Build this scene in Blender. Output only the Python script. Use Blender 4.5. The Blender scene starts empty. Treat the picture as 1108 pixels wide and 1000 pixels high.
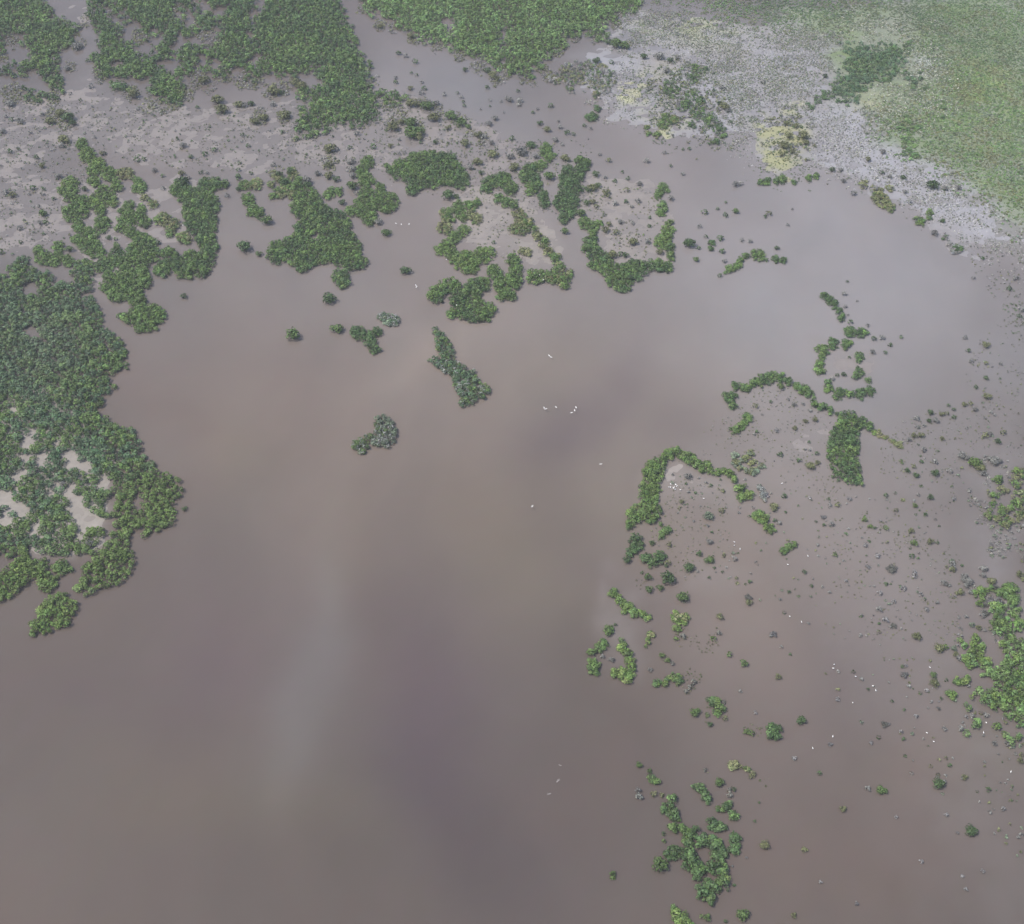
import bpy, math, random
import numpy as np
R = math.radians
rng = np.random.default_rng(7)
random.seed(7)
scn = bpy.context.scene
COL = scn.collection

# ------------------------------------------------------------------ camera
H = 500.0
DEP = R(45.0)
F = 500.0 / math.tan(R(21.0))          # focal length for a 1108 x 1000 frame
cd, sd = math.cos(DEP), math.sin(DEP)

def ground(px, py, z=0.0):
    px = np.asarray(px, float); py = np.asarray(py, float)
    a = (px - 554) / F; b = (500 - py) / F
    dx = a; dy = cd + b * sd; dz = -sd + b * cd
    t = (z - H) / dz
    return dx * t, dy * t

def project(x, y, z=0.0):
    w = y * cd + (H - z) * sd
    v = y * sd - (H - z) * cd
    return 554 + F * x / w, 500 - F * v / w

def mpp(y, z=0.0):
    return (y * cd + (H - z) * sd) / F

cam_d = bpy.data.cameras.new('camera'); cam = bpy.data.objects.new('camera', cam_d); COL.objects.link(cam)
cam.location = (0, 0, H); cam.rotation_euler = (R(90) - DEP, 0, 0)
cam_d.sensor_fit = 'HORIZONTAL'; cam_d.angle = 2 * math.atan(554 / F)
cam_d.clip_start = 1; cam_d.clip_end = 20000
scn.camera = cam

# ------------------------------------------------------------------ noise
def _h(ix, iy, s):
    n = (ix.astype(np.int64) * 374761393 + iy.astype(np.int64) * 668265263 + s * 69069) & 0x7fffffff
    n = ((n ^ (n >> 13)) * 1274126177) & 0x7fffffff
    return ((n ^ (n >> 16)) & 0xffff) / 65535.0

def vnoise(x, y, scale, seed=0, oct=3):
    tot = 0; amp = 1; s = 0
    for o in range(oct):
        u = np.asarray(x) / scale * 2 ** o + 17.3 * o; v = np.asarray(y) / scale * 2 ** o - 9.1 * o
        iu = np.floor(u); iv = np.floor(v); fu = u - iu; fv = v - iv
        fu = fu * fu * (3 - 2 * fu); fv = fv * fv * (3 - 2 * fv)
        a = _h(iu, iv, seed + o); b = _h(iu + 1, iv, seed + o); c = _h(iu, iv + 1, seed + o); d = _h(iu + 1, iv + 1, seed + o)
        tot = tot + amp * ((a * (1 - fu) + b * fu) * (1 - fv) + (c * (1 - fu) + d * fu) * fv); s += amp; amp *= .5
    return tot / s

# ------------------------------------------------------------------ traced shapes
K = 3.957
TILES = {1: (0, 0, K), 2: (270, 0, K), 3: (540, 0, K), 4: (820, 0, 3.847), 5: (0, 180, K), 6: (270, 180, K), 7: (540, 180, K),
         8: (820, 180, 3.847), 9: (0, 370, K), 10: (0, 520, K), 11: (340, 330, K), 12: (620, 380, 5.327), 13: (820, 370, 3.847),
         14: (620, 500, K), 15: (828, 550, K), 16: (620, 660, K), 17: (828, 740, 3.846), 18: (620, 800, K),
         20: (960, 580, 7.486), 21: (960, 690, 7.486), 22: (960, 470, 7.486), 23: (680, 0, 4.26), 0: (0, 0, 1)}

def nums(s):
    return [[float(v) for v in t.split(',')] for t in s.split()]

def circ(tile, s):
    x0, y0, k = TILES[tile]
    return [(x0 + a / k, y0 + b / k, r / k) for a, b, r in nums(s)]

def poly(tile, s):
    x0, y0, k = TILES[tile]
    return [(x0 + a / k, y0 + b / k) for a, b in nums(s)]

def sdf_circ(px, py, cs):
    d = np.full(px.shape, -1e9)
    for cx, cy, r in cs:
        d = np.maximum(d, r - np.hypot(px - cx, py - cy))
    return d

def sdf_poly(px, py, pg):
    inside = np.zeros(px.shape, bool); d = np.full(px.shape, 1e9)
    n = len(pg)
    for i in range(n):
        x1, y1 = pg[i]; x2, y2 = pg[(i + 1) % n]
        c = (y1 > py) != (y2 > py)
        if y1 != y2:
            xi = (x2 - x1) * (py - y1) / (y2 - y1) + x1
            inside ^= c & (px < xi)
        ex, ey = x2 - x1, y2 - y1; L = ex * ex + ey * ey + 1e-9
        t = np.clip(((px - x1) * ex + (py - y1) * ey) / L, 0, 1)
        d = np.minimum(d, np.hypot(px - x1 - t * ex, py - y1 - t * ey))
    return np.where(inside, d, -d)

class Shape:
    """union of circles and outlines minus holes, all given where they lie on the ground as seen in the photo"""
    def __init__(s, circles=(), polys=(), holes=()):
        s.c = list(circles); s.p = list(polys); s.h = list(holes)
    def sdf(s, px, py):
        d = np.full(px.shape, -1e9)
        if s.c: d = np.maximum(d, sdf_circ(px, py, s.c))
        for p in s.p: d = np.maximum(d, sdf_poly(px, py, p))
        if s.h: d = np.minimum(d, -sdf_circ(px, py, s.h))
        return d
    def box(s):
        xs = [c[0] - c[2] for c in s.c] + [c[0] + c[2] for c in s.c] + [q[0] for p in s.p for q in p]
        ys = [c[1] - c[2] for c in s.c] + [c[1] + c[2] for c in s.c] + [q[1] for p in s.p for q in p]
        return min(xs), min(ys), max(xs), max(ys)

# ------------------------------------------------------------------ mesh building
def mesh_from(name, V, Fq, cols=None, mat=None, smooth=False):
    me = bpy.data.meshes.new(name)
    V = np.asarray(V, np.float32); Fq = np.asarray(Fq, np.int32); k = Fq.shape[1]
    me.vertices.add(len(V)); me.vertices.foreach_set('co', V.ravel())
    me.loops.add(Fq.size); me.loops.foreach_set('vertex_index', Fq.ravel())
    me.polygons.add(len(Fq)); me.polygons.foreach_set('loop_start', np.arange(0, Fq.size, k, dtype=np.int32))
    me.polygons.foreach_set('use_smooth', np.full(len(Fq), smooth))
    if cols is not None:
        a = me.color_attributes.new('tint', 'BYTE_COLOR', 'POINT')
        c4 = np.ones((len(V), 4), np.float32); c4[:, :3] = np.clip(cols, 0, 1); a.data.foreach_set('color', c4.ravel())
    me.update(calc_edges=True); me.validate()
    if mat: me.materials.append(mat)
    return me

def link(name, me, parent=None):
    o = bpy.data.objects.new(name, me); COL.objects.link(o)
    if parent is not None: o.parent = parent
    return o

def tuft(n, size, seed, twig=0.0):
    """unit dome of n folded leaf sprays; returns verts (4n,3), shade (n,)"""
    g = np.random.default_rng(seed)
    u = g.random(n); ph = g.random(n) * 2 * np.pi
    cz = -0.55 + 1.55 * u ** 0.8
    sr = np.sqrt(np.maximum(0, 1 - np.clip(cz, -1, 1) ** 2))
    N = np.stack([sr * np.cos(ph), sr * np.sin(ph), cz], 1)
    lump = 1 + 0.16 * np.sin(3 * ph + seed) * sr + 0.1 * np.sin(7 * cz + 2 * ph)
    rad = (0.72 + 0.33 * g.random(n) ** .7) * lump
    P = N * rad[:, None]
    nn = N + g.normal(0, .38, (n, 3)); nn[:, 2] += .15; nn /= np.linalg.norm(nn, axis=1)[:, None]
    t = np.cross(nn, g.normal(0, 1, (n, 3))); t /= np.linalg.norm(t, axis=1)[:, None] + 1e-9
    b = np.cross(nn, t)
    sz = size * (.6 + .8 * g.random(n)); w = sz * (.5 + .3 * g.random(n))
    if twig > 0: w = w * twig
    V = np.stack([P - t * sz[:, None], P + b * w[:, None] - nn * (.25 * sz)[:, None], P + t * sz[:, None], P - b * w[:, None] - nn * (.15 * sz)[:, None]], 1)
    sh = .62 + .75 * g.random(n)
    return V.astype(np.float32), sh.astype(np.float32)

TUFT_NEAR = [tuft(64, .27, 11 + i) for i in range(6)]
TUFT_MID = [tuft(38, .34, 31 + i) for i in range(6)]
TUFT_FAR = [tuft(20, .45, 51 + i) for i in range(5)]
TUFT_TINY = [tuft(12, .5, 71 + i) for i in range(5)]
TUFT_TWIG = [tuft(16, .62, 91 + i, .2) for i in range(5)]
PROTOS = {'near': TUFT_NEAR, 'mid': TUFT_MID, 'far': TUFT_FAR, 'tiny': TUFT_TINY, 'twig': TUFT_TWIG}

def scatter_mesh(name, P, rad, hgt, col, lod, mat):
    """P: (n,3) centre of each tuft, rad: horizontal, hgt: vertical radius, col: (n,3)"""
    protos = PROTOS[lod]
    n = len(P); pick = rng.integers(0, len(protos), n); ang = rng.random(n) * 6.283
    Vs = []; Cs = []
    for i, (pv, sh) in enumerate(protos):
        idx = np.where(pick == i)[0]
        if not len(idx): continue
        c, s = np.cos(ang[idx])[:, None, None], np.sin(ang[idx])[:, None, None]
        x = pv[None, :, :, 0]; y = pv[None, :, :, 1]; z = pv[None, :, :, 2]
        X = (x * c - y * s) * rad[idx][:, None, None]; Y = (x * s + y * c) * rad[idx][:, None, None]; Z = z * hgt[idx][:, None, None]
        V = np.stack([X, Y, np.broadcast_to(Z, X.shape)], -1) + P[idx][:, None, None, :]
        Vs.append(V.reshape(-1, 3))
        C = col[idx][:, None, None, :] * sh[None, :, None, None]
        Cs.append(np.broadcast_to(C, (len(idx), len(sh), 4, 3)).reshape(-1, 3))
    V = np.concatenate(Vs); C = np.concatenate(Cs)
    Fq = np.arange(len(V), dtype=np.int32).reshape(-1, 4)
    return mesh_from(name, V, Fq, C, mat)

# ------------------------------------------------------------------ materials
def mat(name):
    m = bpy.data.materials.new(name); m.use_nodes = True
    nt = m.node_tree; b = nt.nodes['Principled BSDF']
    return m, nt, b

def leaf_material():
    m, nt, b = mat('mangrove leaves')
    at = nt.nodes.new('ShaderNodeAttribute'); at.attribute_name = 'tint'
    oi = nt.nodes.new('ShaderNodeObjectInfo')
    mx = nt.nodes.new('ShaderNodeMix'); mx.data_type = 'RGBA'; mx.blend_type = 'MULTIPLY'; mx.inputs[0].default_value = 1
    nt.links.new(at.outputs['Color'], mx.inputs[6]); nt.links.new(oi.outputs['Color'], mx.inputs[7])
    nz = nt.nodes.new('ShaderNodeTexNoise'); nz.inputs['Scale'].default_value = .9; nz.inputs['Detail'].default_value = 3
    tc = nt.nodes.new('ShaderNodeNewGeometry'); nt.links.new(tc.outputs['Position'], nz.inputs['Vector'])
    mr = nt.nodes.new('ShaderNodeMapRange'); mr.inputs[1].default_value = .3; mr.inputs[2].default_value = .7; mr.inputs[3].default_value = .62; mr.inputs[4].default_value = 1.38
    nt.links.new(nz.outputs['Fac'], mr.inputs[0])
    vm = nt.nodes.new('ShaderNodeVectorMath'); vm.operation = 'SCALE'
    nt.links.new(mx.outputs[2], vm.inputs[0]); nt.links.new(mr.outputs[0], vm.inputs['Scale'])
    nt.links.new(vm.outputs[0], b.inputs['Base Color'])
    b.inputs['Roughness'].default_value = .55; b.inputs['Specular IOR Level'].default_value = .35
    tr = nt.nodes.new('ShaderNodeBsdfTranslucent'); nt.links.new(vm.outputs[0], tr.inputs['Color'])
    ms = nt.nodes.new('ShaderNodeMixShader'); ms.inputs[0].default_value = .14
    out = nt.nodes['Material Output']
    nt.links.new(b.outputs[0], ms.inputs[1]); nt.links.new(tr.outputs[0], ms.inputs[2]); nt.links.new(ms.outputs[0], out.inputs['Surface'])
    return m
LEAF = leaf_material()

def noise_material(name, c1, c2, scale, rough=.8, spec=.3):
    m, nt, b = mat(name)
    nz = nt.nodes.new('ShaderNodeTexNoise'); nz.inputs['Scale'].default_value = scale; nz.inputs['Detail'].default_value = 5
    g = nt.nodes.new('ShaderNodeNewGeometry'); nt.links.new(g.outputs['Position'], nz.inputs['Vector'])
    mx = nt.nodes.new('ShaderNodeMix'); mx.data_type = 'RGBA'; mx.inputs[6].default_value = (*c1, 1); mx.inputs[7].default_value = (*c2, 1)
    nt.links.new(nz.outputs['Fac'], mx.inputs[0]); nt.links.new(mx.outputs[2], b.inputs['Base Color'])
    b.inputs['Roughness'].default_value = rough; b.inputs['Specular IOR Level'].default_value = spec
    return m
BARK = noise_material('mangrove bark', (.12, .1, .08), (.2, .17, .14), 3)
WOOD = noise_material('bleached wood', (.38, .36, .34), (.55, .52, .5), 4)
FEATHER = noise_material('white feathers', (.82, .82, .8), (.9, .9, .89), 9)
BILL = noise_material('yellow bill', (.6, .4, .08), (.65, .45, .1), 20)
LEGM = noise_material('dark bird legs', (.03, .03, .03), (.06, .05, .05), 20)
BED = noise_material('lake bed mud', (.14, .11, .09), (.2, .17, .14), .05)

def tinted_ground(name, rough_wet, rough_dry, nscale, amount, spec=.5, bump=0, ior=1.33):
    """base colour = stored tint of sediment and painted-in sky brightness x fine noise"""
    m, nt, b = mat(name)
    at = nt.nodes.new('ShaderNodeAttribute'); at.attribute_name = 'tint'
    g = nt.nodes.new('ShaderNodeNewGeometry')
    nz = nt.nodes.new('ShaderNodeTexNoise'); nz.inputs['Scale'].default_value = nscale; nz.inputs['Detail'].default_value = 6; nz.inputs['Roughness'].default_value = .65
    nt.links.new(g.outputs['Position'], nz.inputs['Vector'])
    mr = nt.nodes.new('ShaderNodeMapRange'); mr.inputs[1].default_value = .3; mr.inputs[2].default_value = .7
    mr.inputs[3].default_value = 1 - amount; mr.inputs[4].default_value = 1 + amount
    nt.links.new(nz.outputs['Fac'], mr.inputs[0])
    vm = nt.nodes.new('ShaderNodeVectorMath'); vm.operation = 'SCALE'
    nt.links.new(at.outputs['Color'], vm.inputs[0]); nt.links.new(mr.outputs[0], vm.inputs['Scale'])
    nt.links.new(vm.outputs[0], b.inputs['Base Color'])
    rr = nt.nodes.new('ShaderNodeMapRange'); rr.inputs[1].default_value = .35; rr.inputs[2].default_value = .65
    rr.inputs[3].default_value = rough_wet; rr.inputs[4].default_value = rough_dry
    nt.links.new(nz.outputs['Fac'], rr.inputs[0]); nt.links.new(rr.outputs[0], b.inputs['Roughness'])
    b.inputs['IOR'].default_value = ior
    b.inputs['Specular IOR Level'].default_value = spec
    if bump:
        bn = nt.nodes.new('ShaderNodeTexNoise'); bn.inputs['Scale'].default_value = 1.2; bn.inputs['Detail'].default_value = 3
        nt.links.new(g.outputs['Position'], bn.inputs['Vector'])
        bp = nt.nodes.new('ShaderNodeBump'); bp.inputs['Strength'].default_value = bump; bp.inputs['Distance'].default_value = .1
        nt.links.new(bn.outputs['Fac'], bp.inputs['Height']); nt.links.new(bp.outputs[0], b.inputs['Normal'])
    return m

# ------------------------------------------------------------------ palette of leaves (linear albedo)
PAL = {'g': (.072, .118, .032), 'd': (.052, .090, .030), 'b': (.056, .098, .046), 'y': (.088, .136, .034), 'o': (.120, .130, .056),
       's': (.12, .155, .1), 'Y': (.18, .175, .09), 'p': (.5, .49, .48), 'w': (.36, .36, .30), 'k': (.16, .16, .145), 'G': (.094, .155, .05)}
PAL = {k: np.array(v) for k, v in PAL.items()}
# ------------------------------------------------------------------ light, water and mud
SUN_EL, SUN_AZ, SUN, SUN_ANG, SKY, EXPO = 60, -100, 2.9, 3, .15, 0.4
HAZE, HAZE_COL = .00008, (.88, .92, 1.0)
WATER_BASE = (.090, .073, .062)
SED_SKY = {'warm': (1.42, 1.43, 1.40), 'silt_sky': (1.40, 1.49, 1.60), 'pale': (1.16, 1.24, 1.28), 'purple': (.89, .83, .95), 'tan': (1.10, 1.12, 1.02), 'dark': (.82, .80, .88), 'pink': (1.05, .97, .95), 'cream': (1.22, 1.22, 1.18)}
# centre x, y, half widths and turn of each sediment plume in the lake; broad ones also paint in sky reflection and haze
PLUMES_SKY = [(470, 80, 90, 55, 40, 'silt_sky', .7), (850, 560, 160, 120, 0, 'warm', .35), (980, 280, 260, 170, 20, 'silt_sky', 1.9), (480, 230, 520, 190, 0, 'silt_sky', 1.35), (480, 480, 440, 190, 0, 'warm', 1.1), (940, 620, 190, 190, 0, 'silt_sky', .95), (316, 700, 28, 130, 16, 'pale', 1.0), (282, 830, 40, 80, 16, 'pale', .5), (370, 600, 40, 70, 10, 'tan', .35), (220, 690, 90, 70, -20, 'purple', .8), (440, 740, 85, 110, -10, 'purple', 1.15),
          (620, 470, 50, 62, 10, 'dark', .85), (690, 420, 30, 60, 35, 'dark', .5), (570, 900, 110, 90, 10, 'dark', .7), (480, 840, 80, 60, 0, 'purple', .5),
          (560, 610, 90, 100, 20, 'tan', .7), (300, 900, 130, 60, 0, 'tan', .5), (150, 870, 100, 60, 10, 'tan', .35), (240, 500, 42, 60, 0, 'tan', .6), (205, 480, 40, 50, 0, 'pink', .5), (270, 420, 90, 60, 20, 'pink', .4),
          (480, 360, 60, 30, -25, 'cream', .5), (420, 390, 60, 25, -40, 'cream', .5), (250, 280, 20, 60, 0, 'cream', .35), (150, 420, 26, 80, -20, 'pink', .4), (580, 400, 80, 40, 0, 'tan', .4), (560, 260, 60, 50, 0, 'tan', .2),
          (680, 620, 60, 40, 0, 'dark', .5), (880, 700, 60, 90, 0, 'dark', .3), (965, 800, 25, 80, -10, 'pink', .8), (960, 930, 140, 60, 0, 'pink', .5), (640, 800, 60, 80, 0, 'pink', .45), (700, 560, 40, 60, 0, 'tan', .4), (80, 780, 120, 50, 0, 'purple', .35),
          (1000, 780, 60, 60, -30, 'tan', .6), (760, 470, 40, 20, 0, 'dark', .3)]
MUD = (.185, .165, .154)
MUDS = [([(0, '-30,105 60,105 90,90 100,60 60,0 100,0 105,60 120,95 200,112 330,100 420,90 500,120 560,150 610,190 560,215 540,200 500,200 470,200 400,180 300,190 240,190 190,190 130,180 90,170 60,160 30,190 -30,200')], .50, 14, None, 0),
        ([(0, '-30,200 40,180 100,190 130,210 190,190 230,200 215,230 200,260 160,270 130,330 110,310 80,280 30,270 -30,290')], .52, 12, None, 0),
        ([(0, '480,190 560,200 600,260 612,285 560,290 520,280 490,260 475,220')], .66, 12, (.24, .215, .188), .6),
        ([(0, '640,190 700,185 730,210 728,250 715,285 660,285 635,250 620,215')], .6, 12, (.225, .202, .182), .5),
        ([(0, '275,195 300,180 400,185 470,190 460,215 400,205 330,200')], .46, 10, None, 0),
        ([(0, '545,165 640,160 640,200 610,220 560,190')], .46, 12, None, 0),
        ([(0, '0,430 60,430 120,500 125,530 120,590 90,600 30,590 0,560')], .85, 10, (.26, .238, .205), .8),
        ([(0, '890,372 935,372 945,410 930,425 900,420')], .5, 6, None, 0),
        ([(0, '800,418 850,408 900,432 930,455 940,520 890,530 820,540 790,510 735,500 720,515 705,510 740,495 800,500 815,470')], .46, 14, (.19, .17, .158), .5),
        ([(0, '935,455 1010,470 1108,440 1108,500 1050,495 990,540 940,535')], .36, 24, None, 0),
        ([(0, '1040,500 1108,470 1108,720 1060,640 1045,600 1060,560')], .46, 20, (.2, .19, .19), .7),
        ([(0, '860,560 960,540 1040,600 1040,700 1080,790 1108,800 1108,1010 1000,900 960,760 900,640')], .34, 50, None, 0),
        ([(0, '650,630 705,650 700,680 690,700 680,730 650,720 645,690')], .42, 12, None, 0),
        ([(0, '700,515 720,500 800,520 800,545 740,530 715,540')], .48, 10, (.27, .24, .215), .6),
        ([(0, '735,610 815,625 800,645 740,640')], .4, 12, None, 0),
        ([(0, '680,10 830,20 910,0 1140,-40 1140,270 1085,235 1050,300 1000,230 960,215 900,195 870,180 830,195 810,150 790,155 720,150 640,120 620,60')], .66, 22, (.24, .237, .25), .8),
        ([(0, '900,110 960,115 1010,175 1060,210 1100,240 1108,280 1060,265 1000,215 940,195 890,180')], .6, 10, (.27, .265, .28), .7),
        ([(0, '830,15 960,0 1140,-40 1140,270 1085,240 1050,200 990,165 945,150 940,120 905,110 900,50')], .9, 24, (.15, .19, .09), .85),
        ]
GROUND_TINTS = [(860, 128, 12, 20, (.27, .27, .15), 1.2), (845, 150, 16, 24, (.28, .28, .15), 1.2), (700, 98, 24, 24, (.28, .27, .18), 1.0), (672, 104, 10, 7, (.33, .33, .2), .8), (720, 142, 16, 8, (.34, .34, .16), .8), (848, 165, 24, 34, (.26, .255, .145), 1.3), (835, 185, 22, 14, (.26, .26, .145), 1.0),
                (1098, 390, 16, 16, (.3, .3, .17), .7), (750, 30, 50, 20, (.3, .31, .16), .5), (770, 690, 30, 10, (.30, .30, .17), .4), (745, 740, 14, 14, (.34, .32, .2), .5), (940, 110, 20, 10, (.32, .3, .2), .6), (1010, 70, 18, 10, (.34, .36, .34), .8), (1060, 100, 40, 40, (.2, .25, .09), .6)]
# ------------------------------------------------------------------ traced from the photograph: thickets
TH = []
def T(label, tint, h, cs=(), ps=(), hs=(), lm=None, twig=0, sparse=False):
    TH.append(dict(sparse=sparse, label=label, tint=tint, h=h, twig=twig, lm=lm,
                   shape=Shape([c for t, s in cs for c in circ(t, s)], [poly(t, s) for t, s in ps], [c for t, s in hs for c in circ(t, s)])))
T('winding mangrove strip on the mud at far left, northernmost of the left bays', 'gy', 3.5, [(5, '350,-95,28 375,-50,34 420,-10,32 470,30,35 400,10,30 500,80,28 450,120,45 410,150,35 480,150,28 430,190,25 400,65,25')], lm='northern winding strip')
T('small green thicket left of the northern winding strip', 'yg', 3.2, [(5, '300,80,40 295,120,30 262,100,18')])
T('rounded thicket below left of the northern winding strip', 'g', 3.5, [(5, '345,160,42 310,200,38 282,190,20 350,190,30')])
T('thicket stepping down the mud just above the dense left forest', 'g', 3.5, [(5, '340,260,30 380,290,40 430,250,32 455,235,20 370,330,35 330,315,25 400,350,40 440,365,15')], lm='thicket stepping down the mud')
T('loose thicket of round crowns between the left mud and the western bay', 'g', 3.5, [(5, '555,170,28 540,230,42 590,215,38 620,235,25 560,280,30 600,180,22 510,260,20 515,190,15')])
T('broad branching thicket spreading down left of the western bay', 'gd', 3.5, [(5, '610,320,40 660,325,20 640,370,45 580,360,40 500,355,28 560,395,30 520,400,40 450,420,35 480,400,30 420,430,20 610,400,35')], lm='broad branching thicket')
T('little thicket right of the top of the winding strip', 'o', 2.8, [(1, '530,740,28 555,740,22 510,735,15')])
T('small triangular thicket on mud north of the western bay', 'g', 3, [(5, '585,60,22 600,85,28 580,90,18 615,88,12')])
T('pair of small crowns on mud above the western bay', 'og', 2.8, [(5, '650,160,22 620,130,18')])
T('slanting row of crowns leading down to the western bay', 'go', 3, [(5, '700,225,32 670,230,16 740,250,30 730,280,25 780,300,26 800,315,22')])
T('tall hook shaped thicket curling round the western bay', 'gd', 4, [(5, '770,80,35 750,95,25 800,120,45 830,150,45 870,110,45 920,70,30 960,75,18 880,70,25 900,160,40 890,200,40 910,215,25 820,190,45 830,240,45 880,250,45 880,310,42 890,350,40 920,345,18 880,395,42 820,400,45 790,440,40 750,410,40 700,430,38 680,440,26 720,370,30 860,440,35')], lm='tall hook shaped thicket')
T('small two lobed thicket right of the tall hook shaped thicket', 'g', 3.2, [(5, '1062,140,28 1080,190,28 1100,200,22'), (6, '20,190,28 45,195,18')])
T('square thicket left of the open lake, above the leaf tipped islet', 'g', 3.8, [(5, '600,460,40 620,490,30 540,480,60 470,480,35 500,530,50 450,510,28 560,530,50 590,570,35')], lm='square thicket')
T('leaf tipped islet at the lake edge below the square thicket', 'g', 3.8, [(5, '620,640,55 570,640,40 530,640,20 660,630,45 690,630,22 610,680,35 650,670,30')], lm='leaf tipped islet')
T('narrow broken thicket row on the mud above the left forest', 'g', 3, [(5, '250,345,28 250,385,25 190,390,35 160,360,22 280,400,28 230,400,25')])
T('yellow green lobe of thicket at the left edge near the forest tip', 'y', 4, [], [(10, '-30,390 60,340 120,320 200,330 210,370 190,400 130,430 110,460 50,500 -30,520')], lm='left edge lobe')
T('small round crown on the channel joined to the left edge lobe', 'y', 3.2, [(10, '100,290,28 105,315,22')])
T('round bright islet lying above the oval left islet', 'y', 3.5, [(10, '200,435,44 165,430,18')])
T('little flat islet beside the tip of the left forest', 'yg', 3.2, [(10, '265,370,36 290,375,22 240,370,22')])
T('large oval bright green islet alone below the left forest', 'y', 4, [], [(10, '128,655 130,620 155,590 160,520 205,482 260,470 310,510 325,550 300,600 240,640 190,655')], lm='large oval bright islet')
T('big irregular thicket at the top of the lake, the largest there', 'gd', 4, [(6, '385,20,1 390,470,38 400,490,28')], [(6, '190,50 250,60 290,110 310,150 340,170 390,190 435,230 430,270 470,310 480,360 510,410 490,435 430,440 400,430 330,410 270,420 240,455 210,450 160,400 110,420 65,390 80,350 90,320 140,310 190,290 180,250 220,230 180,200 170,160 200,130 170,100')], [(6, '282,295,14')], lm='big irregular thicket')
T('string of round crowns on mud above the big irregular thicket', 'go', 3, [(6, '130,110,28 180,120,22 150,85,20 100,125,15 100,30,20 130,50,20 180,25,25 90,75,18 160,60,18')])
T('flat little thicket right of the big irregular thicket', 'g', 3, [(6, '350,108,22 330,120,16 382,105,20')])
T('low strip of bushes between the tall hook and the big thicket', 'go', 2.8, [(6, '30,75,26 0,80,20 -25,78,22'), (5, '1050,80,20')])
T('arm of thicket curling left around the small central cove', 'g', 3.8, [(6, '430,190,20 480,170,42 530,150,38 590,150,48 510,215,35 500,120,35 500,60,35 560,90,22 480,20,30 505,-20,30')], lm='arm around the central cove')
T('arched dark thicket roofing the small central cove', 'dg', 4, [], [(2, '560,690 600,700 700,655 790,640 880,670 930,730 950,780 900,815 850,795 750,800 705,838 680,830 670,800 640,760 600,745')], lm='arched thicket over the cove')
T('loose thicket on the right side of the small central cove', 'og', 3.2, [(6, '840,200,28 850,225,25 835,260,30 900,180,38 940,170,28 970,155,18 970,220,26 920,210,28')])
T('curved thicket right of the cove, below the loose one', 'gy', 3.4, [(6, '880,300,28 920,270,25 850,330,28 820,350,25 860,370,30 900,400,40 950,420,38 990,380,38 930,440,20 1035,370,24 930,380,28')], lm='curved thicket right of the cove')
T('heavy dark bow shaped thicket at the north shore of the lake', 'dg', 4.2, [(6, '800,545,36 782,560,24 830,510,30 870,510,35 900,560,50 960,520,45 1000,500,32 930,615,45 870,620,25 990,620,48 1030,610,28 1000,645,18 960,600,50')], lm='heavy bow shaped thicket')
T('thicket joined to the right end of the heavy bow', 'g', 4, [(7, '20,540,30 55,550,22 60,490,38 75,440,33 60,400,30 0,470,25 -20,450,33 10,510,30')])
T('flat single clump just above the heavy bow junction', 'o', 2.8, [(7, '100,360,18 125,362,18')])
T('long diagonal hedge of mangrove ending in a hook on the lake', 'go', 3.6, [(7, '150,470,32 190,465,28 240,470,35 275,480,28 280,510,18 300,455,18 260,430,25 240,390,24 210,360,20 190,320,26 165,295,20 100,250,40 85,210,30 65,265,25 150,260,12 130,240,20')], lm='long diagonal hedge')
T('dark thicket at the upper end of the long diagonal hedge', 'dg', 3.6, [(7, '20,55,35 50,90,30 -30,60,30 30,150,22 -5,130,20 60,160,22'), (6, '1020,80,30')])
T('upright thicket of three crowns right of the hedge top', 'dg', 3.4, [(7, '130,20,32 145,50,35 110,40,28 140,90,32 165,78,24')])
T('crown pair standing right of the three crown thicket', 'd', 3.2, [(7, '190,130,24 195,155,25 190,110,15')])
T('dark thicket of merged round crowns at the centre top water', 'd', 3.6, [(7, '290,15,25 330,35,38 270,45,18 355,5,22 365,-10,25 345,-30,18')], lm='merged round crowns')
T('larger dark thicket just below the merged round crowns', 'd', 3.8, [(7, '300,95,48 340,95,22 270,150,38 310,150,35 300,190,30 280,215,26')])
T('small side clumps on the rim of the inner mud flat', 'g', 3, [(7, '370,240,28 400,258,24 402,290,20 430,240,15')])
T('wide cup shaped thicket enclosing the scrubby inner mud flat', 'dg', 3.8, [(7, '390,325,30 370,350,18 410,370,33 440,400,45 410,420,25 460,430,40 510,460,46 520,500,36 490,480,35 550,520,10 580,440,48 620,430,33 560,480,25 680,420,28 720,430,24 735,380,20 730,340,22 650,420,22')], lm='wide cup shaped thicket')
T('bright clump at the upper right rim of the cup', 'yg', 3, [(7, '700,320,36 720,300,24 680,325,18')])
T('small olive clump above the bright rim clump', 'oy', 2.8, [(7, '720,268,28 730,240,15')])
T('little thicket of two crowns high on the rim of the cup', 'g', 2.8, [(7, '700,90,22 685,120,20 715,100,14')])
T('low clump between the two rim clumps of the cup', 'g', 2.8, [(7, '700,165,20 690,195,18 710,185,15')])
T('short chain of crowns floating right of the cup shaped thicket', 'g', 3, [(7, '985,440,20 1020,425,18 1035,400,16 1060,380,16 1090,370,18'), (8, '5,368,26')], lm='short floating chain')
T('pair of dark crowns right of the short floating chain', 'd', 2.8, [(8, '75,388,18 105,388,15')])
T('tiny dark double bush in open water right of the cup', 'd', 2.6, [(7, '912,325,16 905,350,13')])
T('three round crowns near the top centre open water', 'g', 3.2, [(3, '200,640,30 215,670,25 185,650,18')])
T('loose group of crowns left of the merged round crowns', 'g', 3, [(3, '172,708,24 150,710,16 190,705,16')])
T('small clump in the far channel below the scrub belt', 'd', 3, [(3, '400,498,20 385,500,14 423,463,12 420,455,10')])
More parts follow.
